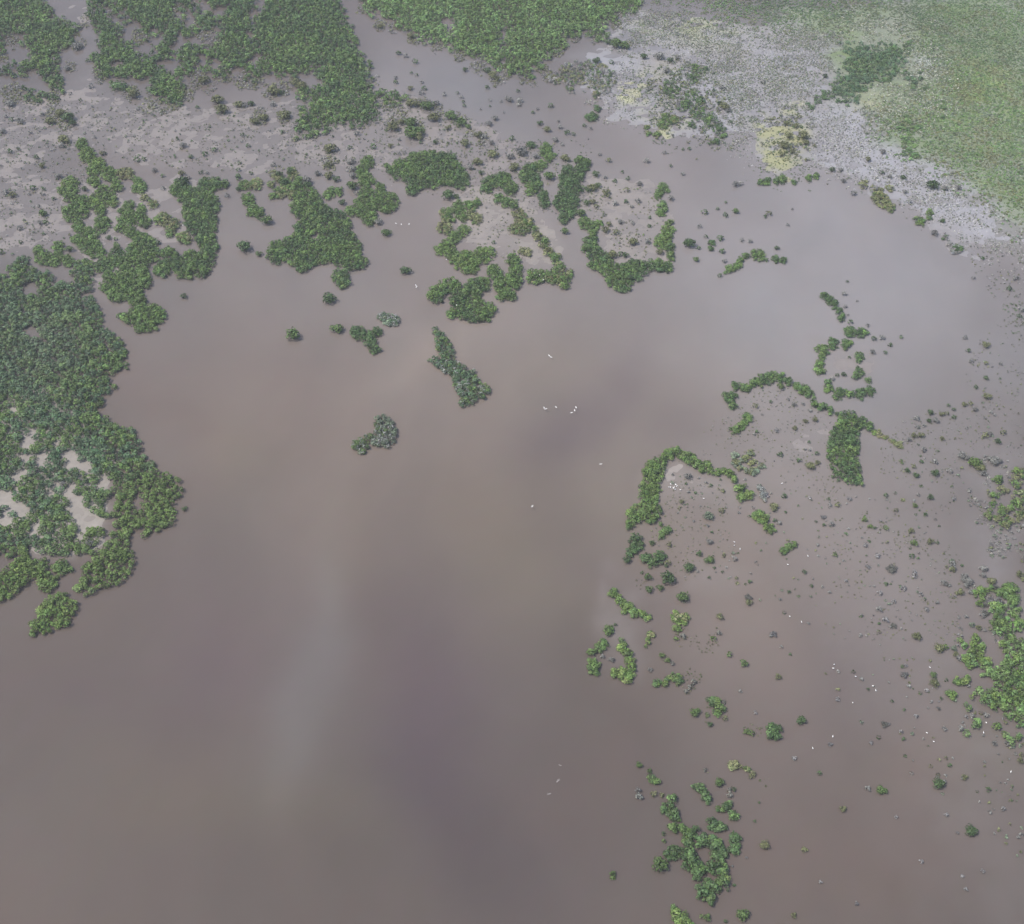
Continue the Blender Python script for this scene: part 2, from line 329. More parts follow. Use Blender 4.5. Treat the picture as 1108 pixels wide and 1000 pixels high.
T('grey green scrubby thicket at the mouth of the far channel', 'odk', 2.6, [(3, '290,300,35 340,290,35 390,290,40 430,310,42 470,335,38 450,370,35 400,340,40 350,330,30 300,350,32 240,335,30 420,400,20 310,380,18')], lm='channel mouth thicket', sparse=True)
T('dark ragged thicket right of the far yellow mud', 'dg', 2.8, [(3, '740,385,32 720,350,18 830,330,28 840,290,20 830,400,28 800,450,33 850,480,36 900,510,36 940,550,33 930,605,18 960,580,16 820,530,20 860,430,22')], lm='dark ragged thicket', sparse=True)
T('low thicket along the lower rim of the far yellow mud', 'og', 2.4, [(3, '720,510,28 700,530,22 750,510,18 675,575,16 640,570,10 630,540,12')])
T('dark green fringe thicket at the foot of the pale yellow mud', 'dg', 2.6, [(4, '100,745,22 75,752,15 40,750,18 10,760,14 150,755,11 210,740,14 242,730,14')], lm='fringe thicket of the yellow mud')
T('small yellowish thicket on the far right marsh shore', 'yo', 2.6, [(8, '500,130,26 530,150,26 550,165,22 482,130,12 515,125,20')], lm='yellowish marsh shore thicket')
T('dark shore clumps just above the yellowish marsh thicket', 'ko', 2.4, [(8, '440,75,20 490,92,20 550,92,18 515,95,10')])
T('small two part clump on the marsh shore further right', 'yd', 2.6, [(8, '677,228,20 655,215,9 717,190,17 712,212,9')])
T('dark tail of bushes reaching into the far right water', 'kd', 2.4, [(8, '780,295,11 800,320,13 825,342,22 845,345,14')])
T('slim curved dark islet alone in the far right water', 'd', 3, [(8, '275,535,15 300,550,20 320,570,19 340,600,15 350,625,17')], lm='slim curved dark islet')
T('broken ring of crowns round a small mud disc', 'gd', 2.8, [(8, '380,690,22 420,690,22 445,690,18'), (13, '270,30,26 310,5,26 370,10,22 260,90,22 262,120,20 265,60,14 290,170,18 300,190,18 340,215,26 380,215,22 430,215,23 465,200,20 460,155,9 425,60,20 420,110,16 430,130,13 410,140,13')], lm='broken ring of crowns')
T('thin curved hedge arching over the right mud flat', 'dg', 3, [(12, '870,250,16 910,260,38 920,310,24 940,200,28 990,205,28 1040,180,28 1090,160,30'), (13, '20,155,28 50,140,26 90,145,22 125,160,20 160,180,18 190,195,20 215,210,18 235,228,9')], lm='thin arching hedge')
T('dense wedge of mangrove pointing down from the hedge end', 'gd', 3.6, [(13, '240,260,14 270,265,18 300,280,16 430,335,24 465,350,20 400,370,28')], [(13, '325,290 400,288 430,330 420,370 420,480 435,590 380,592 310,560 292,500 290,420 310,350 330,340')], lm='dense mangrove wedge')
T('thin olive tail running right from the dense wedge', 'oy', 1.8, [(13, '505,378,14 530,395,13 560,408,11 585,425,11 597,435,8 487,372,10')])
T('small clump left of the mud under the thin arching hedge', 'gd', 2.8, [(12, '935,450,28 960,430,24 990,410,24 995,370,22 1020,395,20 905,445,10')])
T('scraggly grey green clump above the arm of the crescent', 'os', 2.6, [(12, '930,600,22 945,640,26 990,620,24 1020,590,26 1030,640,22 1040,690,28 1000,690,20 960,670,18 1085,655,18')])
T('long crescent hedge bending round the bird mud flat', 'gy', 3.6, [(12, '600,570,30 560,590,30 520,610,30 480,630,30 450,660,33 430,700,33 470,690,38 640,600,30 680,620,33 720,650,33 770,650,30 740,680,28 790,680,22 830,690,22 870,685,22 900,700,26 930,740,20 960,780,24'), (14, '340,60,44 360,20,40 330,110,44 320,150,40 335,200,42 290,210,42 260,240,36 240,265,20 345,235,28 690,70,14 720,110,24 720,145,18 750,140,20 765,150,11')], lm='long crescent hedge')
T('small pair of crowns at the foot of the crescent hedge', 'g', 3, [(14, '400,290,20 380,315,15 375,262,12')])
T('rounded islet just under the foot of the crescent', 'd', 3.4, [(14, '270,330,30 260,365,30 242,388,18 285,350,22')], lm='rounded islet under the crescent')
T('flat twin crowned islet right of the rounded one', 'd', 3.2, [(14, '310,410,23 340,425,28 375,405,27 400,440,10')])
T('dark narrow bush chain beside the right arm of the crescent', 'k', 2.4, [(14, '800,110,15 815,140,18 820,158,13')])
T('thin sloping thicket right of the bird mud flat', 'yg', 2.8, [(14, '800,220,18 820,245,23 835,280,23 850,292,16 785,240,9')], lm='thin sloping thicket')
T('two crowns side by side low in the right mud flat', 'dg', 2.8, [(14, '903,375,20 948,350,17 925,360,10')])
T('bright slanting strip near the middle of the right shore', 'yG', 3, [(14, '170,560,26 200,590,24 230,620,30 260,640,26 300,650,20 322,665,16')], lm='bright slanting strip')
T('left rim of the small ring below the slanting strip', 'g', 3, [(16, '150,90,24 130,140,26 110,165,17 80,180,20 90,240,30 75,220,17 100,265,13')], lm='left rim of the small ring')
T('right rim of the small ring, bright and rounded', 'yg', 3, [(16, '215,160,20 235,185,24 245,220,27 210,270,33 240,285,23 180,270,24 250,245,24')])
T('short yellowish clump at the end of the slanting strip', 'yo', 2.2, [(16, '335,105,20 322,120,12 320,138,11 310,155,10')])
T('yellow green clump on water mid way down the right', 'yo', 2.6, [(14, '450,665,26 475,670,24 435,710,18 440,640,12')])
T('low flat thicket beside pale yellow grass on the right water', 'yd', 2.6, [(16, '360,310,20 395,310,18 410,290,16 450,295,24 430,285,16')])
T('two round dark crowns touching above pale yellow grass', 'dg', 3.2, [(16, '600,385,25 625,422,24')], lm='two touching dark crowns')
T('big round dark crown alone with a small lobe', 'd', 3.8, [(16, '858,515,31 878,538,17 842,530,20')], lm='big round lone crown')
T('short olive row of three crowns on brown water', 'oy', 2.4, [(16, '695,665,20 745,680,17 770,705,15 720,668,12')])
T('elongated small bush chain left of the southern thicket', 'dg', 2.8, [(18, '335,172,17 360,180,16 345,178,16')])
T('upright little clump left above the southern thicket', 'gk', 2.8, [(18, '278,215,15 282,240,15')])
T('upright thicket leading into the southern thicket', 'dy', 3.4, [(18, '425,255,25 410,285,27 430,310,28 435,335,20 385,300,16')])
T('leaning clump above right of the southern thicket', 'd', 3.2, [(18, '550,210,23 530,200,17 565,235,24 580,255,19')])
T('flat clump with pale skirt right of the leaning clump', 'dg', 3, [(18, '650,290,24 620,295,14 670,280,18 685,325,19 695,335,12')])
T('twin crowned clump above the southern thicket middle', 'd', 3.2, [(18, '600,360,26 635,375,24')])
T('two stacked round crowns at right of the southern thicket', 'd', 3.4, [(18, '690,415,28 690,465,31')])
T('large southern thicket of round dark crowns near the frame bottom', 'dg', 4, [(18, '430,375,17 470,380,23 500,400,29 495,440,28 555,435,34 530,380,14 610,455,37 620,500,38 510,520,40 500,490,34 540,560,36 480,500,23 630,550,36 640,600,28 600,630,36 560,655,33 590,680,24 580,600,13 665,640,9 590,540,30')], lm='large southern thicket')
T('round crown pressed to the left side of the southern thicket', 'd', 3.4, [(18, '425,480,36 400,490,20 445,468,17')])
T('yellow tipped thicket cut by the bottom edge of the photo', 'gy', 3.4, [(18, '440,745,28 470,770,30 490,785,20 430,720,17 500,800,25')], lm='thicket at the bottom edge')
T('long leaf shaped grey green islet alone in mid lake', 'bgb', 3.6, [], [(11, '508,92 530,97 562,128 592,168 612,212 628,250 662,278 702,298 737,328 748,370 738,402 700,414 660,422 633,424 618,390 613,360 588,330 573,300 538,282 508,268 487,238 492,218 518,218 528,188 518,150 506,120')], lm='long leaf shaped islet', twig=.1)
T('ragged islet with silvery dead branches in mid lake', 'bs', 3.4, [], [(11, '166,592 188,568 215,550 240,558 248,520 262,472 290,462 332,478 347,520 358,550 347,582 310,618 275,608 247,588 234,602 226,628 195,636 168,618')], lm='ragged silvery islet', twig=.3)
T('three lobed dark islet in the upper lake', 'd', 3.4, [(11, '190,120,34 165,115,14 235,130,26 265,115,24 250,165,30 258,185,25')], lm='three lobed dark islet')
T('small oval islet with pale twigs above the three lobed one', 'bs', 3, [(11, '295,48,24 325,58,28 345,68,18')], twig=.25)
T('yellow green thicket at the right margin by silvery scrub', 'ogy', 3.2, [(22, '860,490,60 930,440,45 900,360,42 960,610,60 900,690,50 1000,690,70 1050,560,60 1080,480,60 1080,330,60 1040,400,50 1050,300,35 850,560,35 960,740,40 1080,640,55'), (13, '960,720,28')], lm='yellow green margin thicket', sparse=True)
T('small bright crown cluster at the corner of the right forest', 'yG', 3.2, [(20, '750,440,48 800,440,36 770,490,24 835,420,28')])
T('green clump of crowns above the right forest', 'g', 3.4, [(20, '1000,440,62 930,450,45 1010,500,40 960,410,30')])
T('leafy thicket of crowns at the left of the right forest', 'yG', 3.4, [(21, '640,170,45 690,200,55 740,150,55 690,100,50 760,80,40 800,210,50 840,270,45 870,310,32 700,40,40 620,60,30 600,20,22 780,300,20 720,10,40')], lm='leafy right thicket')
T('round double crown between the leafy thicket and the mud', 'y', 3, [(21, '570,350,40 630,350,40 650,320,25 540,455,40 510,440,20')])

# ------------------------------------------------------------------ forests: stuff
FO = []
def Fo(name, label, tint, h, sp, cs=(), ps=(), hs=()):
    FO.append((name, label, tint, h, sp, Shape([c for t, s in cs for c in circ(t, s)], [poly(t, s) for t, s in ps], [c for t, s in hs for c in circ(t, s)])))
Fo('mangrove_forest', 'dense mangrove forest filling the top left corner', 'gd', 4.5, 3.3, [(1, '55,385,20 150,420,25 105,405,20')],
   [(1, '-120,-60 190,-60 200,0 230,40 330,90 345,130 300,180 290,200 240,240 270,300 280,380 230,430 150,430 60,370 70,340 0,310 -120,300')], [(1, '55,175,32 60,200,20')])
Fo('mangrove_forest', 'dense mangrove forest west of the far channel, notched with pale openings', 'gd', 4.8, 3.3, [],
   [(1, '370,-60 1108,-60 1108,340 1000,350 850,300 780,330 830,400 740,450 640,400 480,380 400,300 380,230 410,190 400,130 360,60'),
    (2, '0,-60 390,-60 400,0 440,90 470,170 520,260 530,330 540,360 640,370 670,410 650,450 560,430 560,530 500,540 390,530 330,570 200,590 180,570 190,460 240,430 190,400 190,360 290,340 255,320 200,320 60,320 0,330')],
   [(1, '500,70,18 560,125,35 590,160,20 610,190,25 660,160,20 740,265,20 870,150,28 900,150,22 760,50,14 820,80,18 920,270,20 850,170,15 460,30,14'), (2, '270,310,14 275,340,10')])
Fo('mangrove_forest', 'even green mangrove forest right of the far channel at the top', 'Gg', 4.5, 3.4, [],
   [(2, '440,-60 1108,-60 1108,290 1060,300 1000,260 880,230 830,200 740,170 660,130 620,100 560,70 490,45'),
    (3, '0,-60 600,-60 640,30 520,60 520,95 450,100 480,140 470,170 400,160 370,150 300,165 310,190 240,220 220,270 150,290 160,320 60,330 20,290 0,280')],
   [(2, '855,95,14')])
Fo('mangrove_forest', 'broad mangrove forest along the left edge with tan pools', 'gb', 4.5, 2.9, [],
   [(0, '-40,291 8,291 8,297 5,288 15,276 29,273 36,288 50,290 62,295 55,305 78,302 76,290 78,280 90,275 98,281 103,300 98,312 88,318 101,318 109,327 114,337 109,347 119,355 128,365 137,380 137,386 135,396 127,400 116,406 124,417 113,425 112,440 117,455 136,458 149,467 153,482 157,494 173,508 192,514 196,527 192,548 186,566 175,566 165,573 155,577 149,570 142,568 141,589 144,611 138,620 121,632 104,640 90,645 81,630 86,620 90,604 101,592 113,588 118,572 112,560 100,555 85,535 70,545 82,565 112,572 108,585 94,592 86,598 66,602 52,600 35,592 30,590 12,596 -40,606')],
   [(5, '130,700,22 115,520,20 140,520,18 280,470,16 255,440,20'),
    (9, '50,275,16 120,410,25 140,380,12 160,490,20 175,515,12 110,480,12 75,560,20 290,480,21 310,505,21 340,525,18 375,535,21 400,560,12 235,605,21 225,630,16 300,625,16 275,635,10 30,665,23 60,690,23 80,710,20 0,665,25 10,750,20 582,640,15 585,665,18 584,685,13 230,430,11 155,775,8 430,600,13 460,610,16 478,635,16 482,665,16 455,690,15 415,698,13 375,705,13 400,725,11 415,750,11'),
    (10, '462,165,12 465,200,14 450,230,16 410,270,12 375,285,12 335,325,13 150,200,12 290,185,12 345,240,16 330,220,10 60,290,14')])
Fo('mangrove_forest', 'bright green mangrove forest at the lower right edge', 'GgyG', 4.5, 2.6, [(20, '1000,440,60 930,450,40 1010,520,60 960,600,60 1060,600,60 920,680,50 900,740,45 980,760,60 950,860,50 1080,700,60 1050,860,80 1000,950,80 880,560,60 900,650,70 1000,520,70 1060,480,60 930,570,60'), (21, '850,500,80 760,430,55 920,300,90 850,250,50 780,480,60 1000,600,60 1080,650,50'), (21, '700,440,40 670,540,45 740,560,35 770,490,30 730,680,40 660,750,30 620,720,25 1000,830,45 900,700,40 1060,780,40 950,760,30 1090,700,40')],
   [(21, '850,380 800,300 900,330 950,260 930,200 900,150 930,60 1000,-10 1108,-20 1200,0 1200,650 1090,640 1000,570 900,590 800,560 720,500 740,420')], [])
Fo('mangrove_forest', 'hazy dark mangrove stand inside the far right marsh', 'db', 2.8, 3.6, [(4, '620,310,26 670,335,33 710,370,18 765,450,14 770,480,15')],
   [(4, '330,160 470,170 640,165 650,200 610,270 560,330 500,340 450,380 420,430 360,440 320,410 210,460 200,430 290,350 330,290 350,220')], [])
Fo('mangrove_forest', 'small rounded green stand near the marsh shore at far right', 'Gd', 2.2, 3.6, [(4, '620,520,45 620,580,45 640,640,42 640,680,22 545,560,28')], [], [])

# ------------------------------------------------------------------ single bushes: x,y,radius[tint]
SB = {
 1: '10,560,14 780,620,16 1038,580,9 1062,627,9 918,645,10 877,663,12 818,668,13 760,600,7 587,688,12 617,685,9 660,727,13 697,755,8 403,590,8 440,655,14o 180,707,15o 155,678,10 42,652,11 128,570,8 265,590,22o 285,600,16o 265,628,12 245,750,18 80,640,7 113,665,6 90,520,14 75,515,10 210,515,20o 255,480,20o 290,500,24 310,525,18 180,492,10 930,420,26o 950,465,26o 1020,443,20o 1045,447,14 1075,440,14 1090,515,20o 870,340,22o 40,440,20 25,500,8 50,515,9 1025,700,7 1020,730,9 1075,745,8 1020,765,11 390,375,12 570,400,24o 560,405,14 655,385,18 775,740,16o 783,775,25 805,765,10 330,195,20 250,258,11 375,262,8 285,290,14 300,403,8 345,430,7 845,462,8 650,490,7 590,468,7 395,458,6 320,120,16',
 2: '638,232,10 670,242,10 710,268,12 693,313,6 715,322,7 625,335,8 625,355,9 738,353,7 748,382,10 735,402,12 685,375,15o 835,407,9 890,400,7 907,418,8 915,437,7 920,455,7 1030,430,6 1077,435,6 1100,425,10 1017,377,9 920,297,13 1052,505,14 1025,527,15 990,468,5 1030,455,5 460,577,12 640,600,7 663,655,7 640,660,8 733,612,7 795,607,13 850,613,6 530,632,12 600,623,14o 432,633,9 420,637,7 102,708,10 140,568,9 243,662,6 343,632,24o 373,640,10 335,705,18o 340,745,18o 370,765,17 290,740,16 440,720,18 440,750,18 435,690,18 920,610,20o 987,738,12 975,690,20o 945,715,15 1040,655,24o 1035,610,14 100,385,26o 140,400,12 195,350,24o 225,365,22o 60,500,20o 30,510,17o 150,490,24o 10,745,8 5,450,12 100,450,12 760,447,26g 790,500,24o 860,490,26g 905,522,23g 850,545,14o 935,540,14g 980,575,18o 1005,590,12 690,440,22o 615,540,24o 700,560,38g 690,520,28g 720,580,22o 650,520,18o 175,735,18 130,745,18 95,745,14 210,765,22g 245,770,22 145,780,20 800,440,16 725,445,14o 1040,315,20o 1020,300,18 1060,335,14o 560,110,16o 690,150,18o',
 3: '97,645,25 50,668,18 138,615,20 65,710,22o 122,703,13 155,667,15 282,673,20o 345,680,20g 375,690,20g 350,710,18 205,550,18o 175,525,14 45,425,15 88,435,12 86,450,11 220,457,11 262,547,10 290,573,12 318,577,9 240,595,14 270,620,8 55,597,11 82,392,8 392,552,7 145,483,7 165,468,7 430,662,8 708,655,8 787,640,6 815,638,7 735,712,7 787,748,7 632,692,12 470,690,11o 965,450,22o 980,470,14 945,440,14 990,525,9 1037,430,6 950,378,12 720,300,16 685,235,22 620,240,17 735,255,16 765,250,11 885,297,10 420,255,18 480,270,10 500,180,28g 535,190,22g 470,175,18 365,540,8 10,435,6 20,482,5 255,520,6',
 4: '110,600,22o 130,560,18o 190,560,22o 200,590,16o 120,510,16o 160,520,14o 100,640,14o 145,630,14o 280,315,12 20,345,10 520,630,14 460,660,14o',
 5: '142,97,12 125,120,7 50,118,18o 25,115,12 183,198,19g 172,240,13 197,243,11 85,268,12 90,327,9 5,370,12 187,290,6 240,40,13 697,97,10 660,15,12 465,303,13 495,312,8 673,322,13 973,128,11 183,120,9 230,140,8 360,95,14 297,353,17g 1020,95,13 1020,45,10 785,553,15 1043,340,29d 50,160,6 25,255,5 165,170,7 185,100,9 410,300,10 860,30,9 885,30,8 785,560,10',
 6: '72,228,23g 38,372,16g 397,153,16d 440,80,23g 553,235,18 585,280,20g 667,441,23d 338,560,30d 375,690,26g 185,717,29g 850,118,26d 885,128,14g 457,118,10 990,25,13 1045,328,8 290,28,14 350,28,18o 335,45,14o',
 7: '215,38,22g 350,198,20g 281,276,18g 413,30,18g 735,135,14 815,327,24d 880,200,12 1013,190,15g 970,212,11 857,260,10 885,303,9 947,312,12 955,367,11 843,397,14g 965,408,9 945,470,9 855,352,8 935,183,7 970,155,6 787,35,8 1012,75,15 1035,77,9 603,72,14 552,55,9 495,65,9 527,25,7 595,152,11 543,153,9 497,163,11 568,175,8 645,222,7 643,257,8 455,48,8 690,365,17o 485,375,20o 575,320,20o 540,378,15 520,378,12 470,245,14o 455,270,17o 520,235,14 570,245,9 500,285,12o 545,105,12o 460,110,18o 400,90,20o 425,80,14g 380,95,16g 375,155,16g 400,150,14o 415,175,10o 460,130,12o 635,325,11 1040,318,9 1075,322,9 450,210,8',
 8: '30,210,8 45,200,11o 125,245,7 143,178,5 398,117,11 312,12,14 345,10,12 358,60,12 735,275,16 770,225,13 730,75,24 780,90,13 835,88,13 612,102,12 605,45,14 515,30,10 550,40,12 630,150,9 935,385,8 972,383,6 897,466,7 1072,468,11 1047,512,11 1095,600,11 1090,625,8 1080,540,6 862,714,9 950,740,18o 77,338,12 35,392,8 359,532,10 363,585,8 372,480,6 413,560,5 375,618,5 384,650,10 456,663,8 482,720,10 517,715,11 550,745,9 597,712,8',
 9: '270,610,17 232,633,10 385,553,7',
 10: '790,120,13d 432,105,14 430,145,14 385,270,18 430,360,1',
 12: '1050,320,15o 1090,365,6 1060,465,10 1045,480,8 665,725,22o 990,740,8 1075,780,12 850,740,7 795,775,9',
 13: '380,65,6 357,133,12 330,140,8 310,155,9 478,40,14 530,45,8 550,15,7 877,38,9 888,82,10 950,148,12 950,90,9o 1010,92,7 1008,153,5 908,190,9 950,12,17o 95,182,17y 53,250,7 218,287,7 240,322,13o 200,330,12o 155,357,12o 78,370,10p 220,512,19o 250,500,12o 245,465,9 215,450,7 197,447,6 92,470,11 170,495,9 150,258,12 187,258,7 125,240,7 213,417,6 10,510,13 70,683,19o 107,642,9 332,680,11o 300,680,8 293,655,7 115,708,6 305,760,11 533,640,9 720,645,14 668,637,7 655,680,12y 697,720,8 738,738,6 660,555,14 623,535,14 648,520,9o 740,545,18 735,500,11 798,540,11 680,500,8 688,450,11 668,428,5 627,405,12k 650,388,14o 680,388,14o 768,402,12o 660,320,11 662,355,10 690,350,7 720,290,15 712,328,12 740,325,15 765,300,12o 785,300,9o 815,315,9 815,282,8 793,265,7 860,258,13o 885,258,9o 905,280,12 1000,413,16 965,380,14 945,392,12o 1020,380,11o 970,293,7 985,305,6k 955,225,18o 945,318,6 275,720,11p 380,655,9p 215,650,6p 815,655,8p 595,495,7y 600,505,6y 850,470,18k 870,480,14k 905,500,26y 930,520,20o 940,545,16k 985,490,22k 1005,495,14k 965,485,14k 1000,575,18y 880,620,9',
 14: '232,420,18d 408,495,29d 320,490,18g 325,545,18g 373,537,16g 495,448,22d 470,575,24g 628,660,17o 585,415,20g 585,340,15 580,230,20s 540,395,12 692,417,10 605,452,6 533,468,6 582,493,6 640,470,6 757,513,8 752,600,16o 750,575,17w 700,497,7o 635,210,12o 462,168,13o 495,60,18 860,188,20o 903,147,11 910,214,6 865,250,9 883,262,9 338,345,13 410,355,11o 990,472,9 1020,530,8 925,555,7 860,730,15w 847,745,7 296,474,7 590,100,7 640,125,10o 405,435,12o 1075,230,12p 1040,255,6 1075,270,7 1100,268,7',
 15: '297,200,11y 543,255,22w 627,207,11 517,325,8 487,435,12 413,458,7 550,497,15w 515,480,12p 650,548,19o 748,600,20o 720,712,17g 730,745,18o 597,708,14p 625,95,14o 635,145,18y 707,140,15o 737,148,7 516,85,11y 425,50,11y 450,75,13y 440,245,13p 345,310,7p 803,250,17k 800,225,14s 840,355,17k 770,320,14k 785,330,9 870,310,22k 855,290,15k 685,30,7 727,47,5 745,75,5 68,593,7 107,625,6 57,718,13o 35,535,17p 440,775,6 250,35,13p 280,70,8 480,205,11p 590,345,12p 490,365,10p 665,370,9p 690,430,8p 640,290,12p 430,160,10p 550,400,9p 800,600,12k 560,10,9o 930,260,12k 1090,280,18o',
 16: '165,212,13k 125,200,9 182,63,7 205,130,11g 330,258,10 670,192,12g 733,227,18g 880,284,15o 716,348,7 892,157,7 932,188,6 523,438,21g 587,490,13 650,465,11o 978,470,20d 780,440,8p 745,520,16y 765,530,12y 555,300,1 470,115,12w 440,125,10y 600,125,12y 625,100,10w 380,195,14y 405,215,13y 425,230,9w 500,330,12w 515,310,12w 485,350,10w 575,450,10y 645,395,9w',
 17: '225,372,9 325,520,15o 427,437,11k 483,442,20g 160,695,11o 8,672,11o 118,965,11o 720,412,23d 745,410,10 828,388,15o 928,441,10 856,608,24d 498,165,16w 745,188,9 527,72,7 428,22,6 912,325,6 628,135,8p 270,250,12p 1062,320,15o 1065,625,8k 990,520,9p 300,65,9p 650,740,8p 565,200,8p 120,310,9p 440,245,8p 230,825,7p 800,620,6p 755,545,8p 835,855,8p 545,555,7p 905,780,8p 820,800,7p 380,915,8p',
 18: '283,110,15g 327,137,13g 345,235,12o 380,240,10o 628,183,20g 686,215,10 373,538,31g 388,405,9 390,435,9y 170,575,15g 168,595,10y 820,450,20o 990,475,12o 945,755,14o 727,748,26g 575,765,18g 552,760,10y 653,778,8 690,625,7 743,507,6p 682,543,5 778,350,6 797,270,5 670,240,12w 565,130,9w 670,215,9w',
 20: '530,225,20 525,275,22o 605,240,12 500,395,16k 445,370,14k 655,340,40k 615,355,24k 640,400,26k 680,450,26k 600,450,34o 560,465,14o 550,490,10 790,270,22k 775,320,22k 845,360,36o 880,410,34w 745,545,34y 800,560,24w 840,520,36p 900,520,34k 940,545,24w 800,620,32w 770,650,20k 850,590,20k 690,720,26s 740,740,26o 780,760,18k 870,720,34y 930,690,40y 860,780,20s 1060,300,24o 1095,350,20o 480,250,12o 320,600,16p 270,480,13p 130,430,16p 220,290,16p 580,660,14k 640,655,14k',
 21: '470,80,22y 420,80,38o 540,85,26s 560,130,26o 580,170,22k 370,300,24g 385,365,36o 120,235,14 130,310,22k 150,225,14p 150,290,16p 320,430,16p 40,515,13 235,640,10 210,410,7 420,515,8p 460,745,14 10,700,14p 105,775,8o 600,740,22k 800,630,20k 640,640,14p 870,860,24k 780,790,10k 1085,950,18o 900,940,9k 1040,940,14k 970,860,22k 690,640,20k',
}

# ------------------------------------------------------------------ scrub scatter (stuff): shapes, spacing m, radius m, tint mix, keep fraction, lod
SC = []
def Sc(name, label, sp, rad, mix, keep, cs=(), ps=(), lod='tiny', hf=.8, hs=()):
    SC.append((name, label, sp, rad, mix, keep, lod, hf, Shape([c for t, s in cs for c in circ(t, s)], [poly(t, s) for t, s in ps], [c for t, s in hs for c in circ(t, s)])))
Sc('low_scrub', 'tiny dark scrub tufts dotting the pale mud at upper left', 2.8, .6, 'okdk', .42, [], [(0, '-5,100 20,95 60,105 90,100 150,95 200,118 330,110 430,95 500,120 560,150 640,150 640,240 560,230 480,210 470,215 380,180 250,190 120,175 90,240 60,280 0,280')])
Sc('low_scrub', 'olive scrub fringing the forests at the top left', 2.1, 1.0, 'okko', .8, [(1, '60,400,45 150,430,35 230,420,35 20,400,30 330,180,40 300,290,30 420,300,30 430,340,28 560,400,40 650,430,45 740,450,35 800,400,40 850,350,45 900,370,40 960,320,40 1040,350,40 1090,350,40 360,90,30 580,40,40 470,40,30 740,40,40 870,130,50 930,200,40 700,480,22 620,480,18 20,250,25 60,180,32 280,520,45 220,490,35 600,160,40'),
    (2, '20,350,30 90,390,40 150,380,35 40,500,40 150,500,35 200,600,20 280,590,20 590,450,30 640,500,40 600,540,30 720,560,40 560,110,30 620,120,30 700,170,30 800,210,30 900,240,30 980,290,40 1060,340,35 1080,310,40 480,40,25 740,440,35 800,480,35 900,520,35 950,570,25 1000,600,30 540,350,20 345,700,40 345,640,30 440,720,35'),
    (3, '30,300,35 110,340,30 190,300,30 250,230,25 330,170,22 420,170,30 500,110,30 560,190,25 210,330,28 150,360,20')])
Sc('low_scrub', 'sparse olive scrub inside the mud bays', 2.6, .7, 'ookg', .3, [], [(7, '-20,90 60,170 40,280 150,350 140,430 20,430 -60,400 -120,330 -140,200 -80,90'), (7, '400,60 700,90 720,230 650,330 640,400 560,420 440,380 420,260 360,210 370,80'), (6, '880,40 1000,20 1108,130 1108,420 1040,330 1000,330 960,240 980,150'), (2, '560,440 700,440 900,560 1108,680 1108,791 980,791 900,650 720,600 600,560'), (3, '-10,690 90,620 240,590 260,760 130,791 0,791')])
Sc('low_scrub', 'short grey green scrub over the far marsh flat', 1.75, .72, 'skoskwo', .95, [], [(3, '520,60 700,20 1108,150 1108,560 1000,640 960,620 990,520 900,470 850,300 700,200 560,210'), (4, '0,150 100,100 340,110 350,220 320,300 200,430 120,430 0,380')],)
Sc('low_scrub', 'thin pale scrub at the water margin of the far marsh', 2.0, .62, 'kskwo', .75, [], [(3, '500,200 600,260 560,430 620,540 440,480 370,430 520,380 500,290'), (4, '215,450 320,430 420,490 480,560 560,640 700,700 800,700 820,769 600,769 420,769 260,690 215,640'), (8, '280,0 800,0 900,160 1108,250 1108,480 900,330 760,240 600,150 400,60 300,20'), (23, '420,330 720,310 760,420 640,520 600,640 500,700 430,640 470,480')])
Sc('dead_scrub', 'bleached dead mangrove twigs whitening the far marsh', 1.9, .6, 'ppwk', .7, [], [(3, '540,60 700,60 1108,200 1108,720 990,640 960,500 880,300 700,220 560,190'), (4, '0,160 100,110 340,120 320,300 200,440 130,430 60,480 0,560'), (4, '215,450 320,430 420,490 480,560 560,640 700,700 800,700 860,769 600,769 420,769 260,690 215,640'), (4, '420,80 620,90 640,150 480,165'), (4, '620,230 700,230 850,270 760,330 700,330 630,290'), (4, '440,380 560,330 650,390 740,420 740,470 640,490 500,520'), (8, '560,0 800,0 940,170 1108,260 1108,480 900,330 760,240 640,150')], lod='twig', hf=.7)
Sc('dead_scrub', 'grey leafless thicket tangle beside the right margin', 1.7, .8, 'kkkw', .6, [(22, '800,210,50 860,220,50 930,260,60 990,310,50 600,180,45 660,200,35 740,290,45 800,320,35 820,410,35 700,530,50 770,560,50 740,700,45 830,720,55 900,810,60 990,850,60 1080,760,60 960,900,50 870,920,55 1080,900,50'),
    (20, '880,100,90 960,150,60 1080,150,60 620,370,55 680,420,40 840,530,70 800,620,50 900,560,50 880,850,40 830,760,35 940,100,60')], lod='twig')
Sc('low_scrub', 'dull grey scrub around the right margin thickets', 2.0, .85, 'kksok', .42, [(22, '800,210,50 860,220,50 930,260,60 990,310,50 600,180,40 740,290,40 800,320,35 820,410,35 700,540,50 770,590,60 740,700,45 830,720,55 900,810,60 990,850,60 1080,760,60 960,900,50 870,920,55 1080,900,50'),
    (20, '880,100,90 960,150,60 1080,150,60 620,370,50 680,420,40 840,530,70 800,620,50 900,560,50 880,850,40 830,760,40 590,800,45 540,830,30'),
    (21, '620,700,50 700,600,50 760,640,40 860,700,50 950,700,50 870,830,50 1000,900,60 1080,860,50 780,760,30 560,80,30 650,400,40')])
Sc('low_scrub', 'scattered little scrub dots across the right mud flats', 2.5, .45, 'kookos', .4, [], [(0, '800,420 850,405 900,440 930,460 935,530 880,560 820,500 760,500 720,520 735,495'), (0, '960,460 1050,430 1108,440 1108,500 1050,490 1030,560 960,560 950,500'), (0, '880,560 1000,560 1040,620 1040,700 1000,760 960,720 900,640'), (0, '720,510 790,530 800,640 740,640 700,580')])
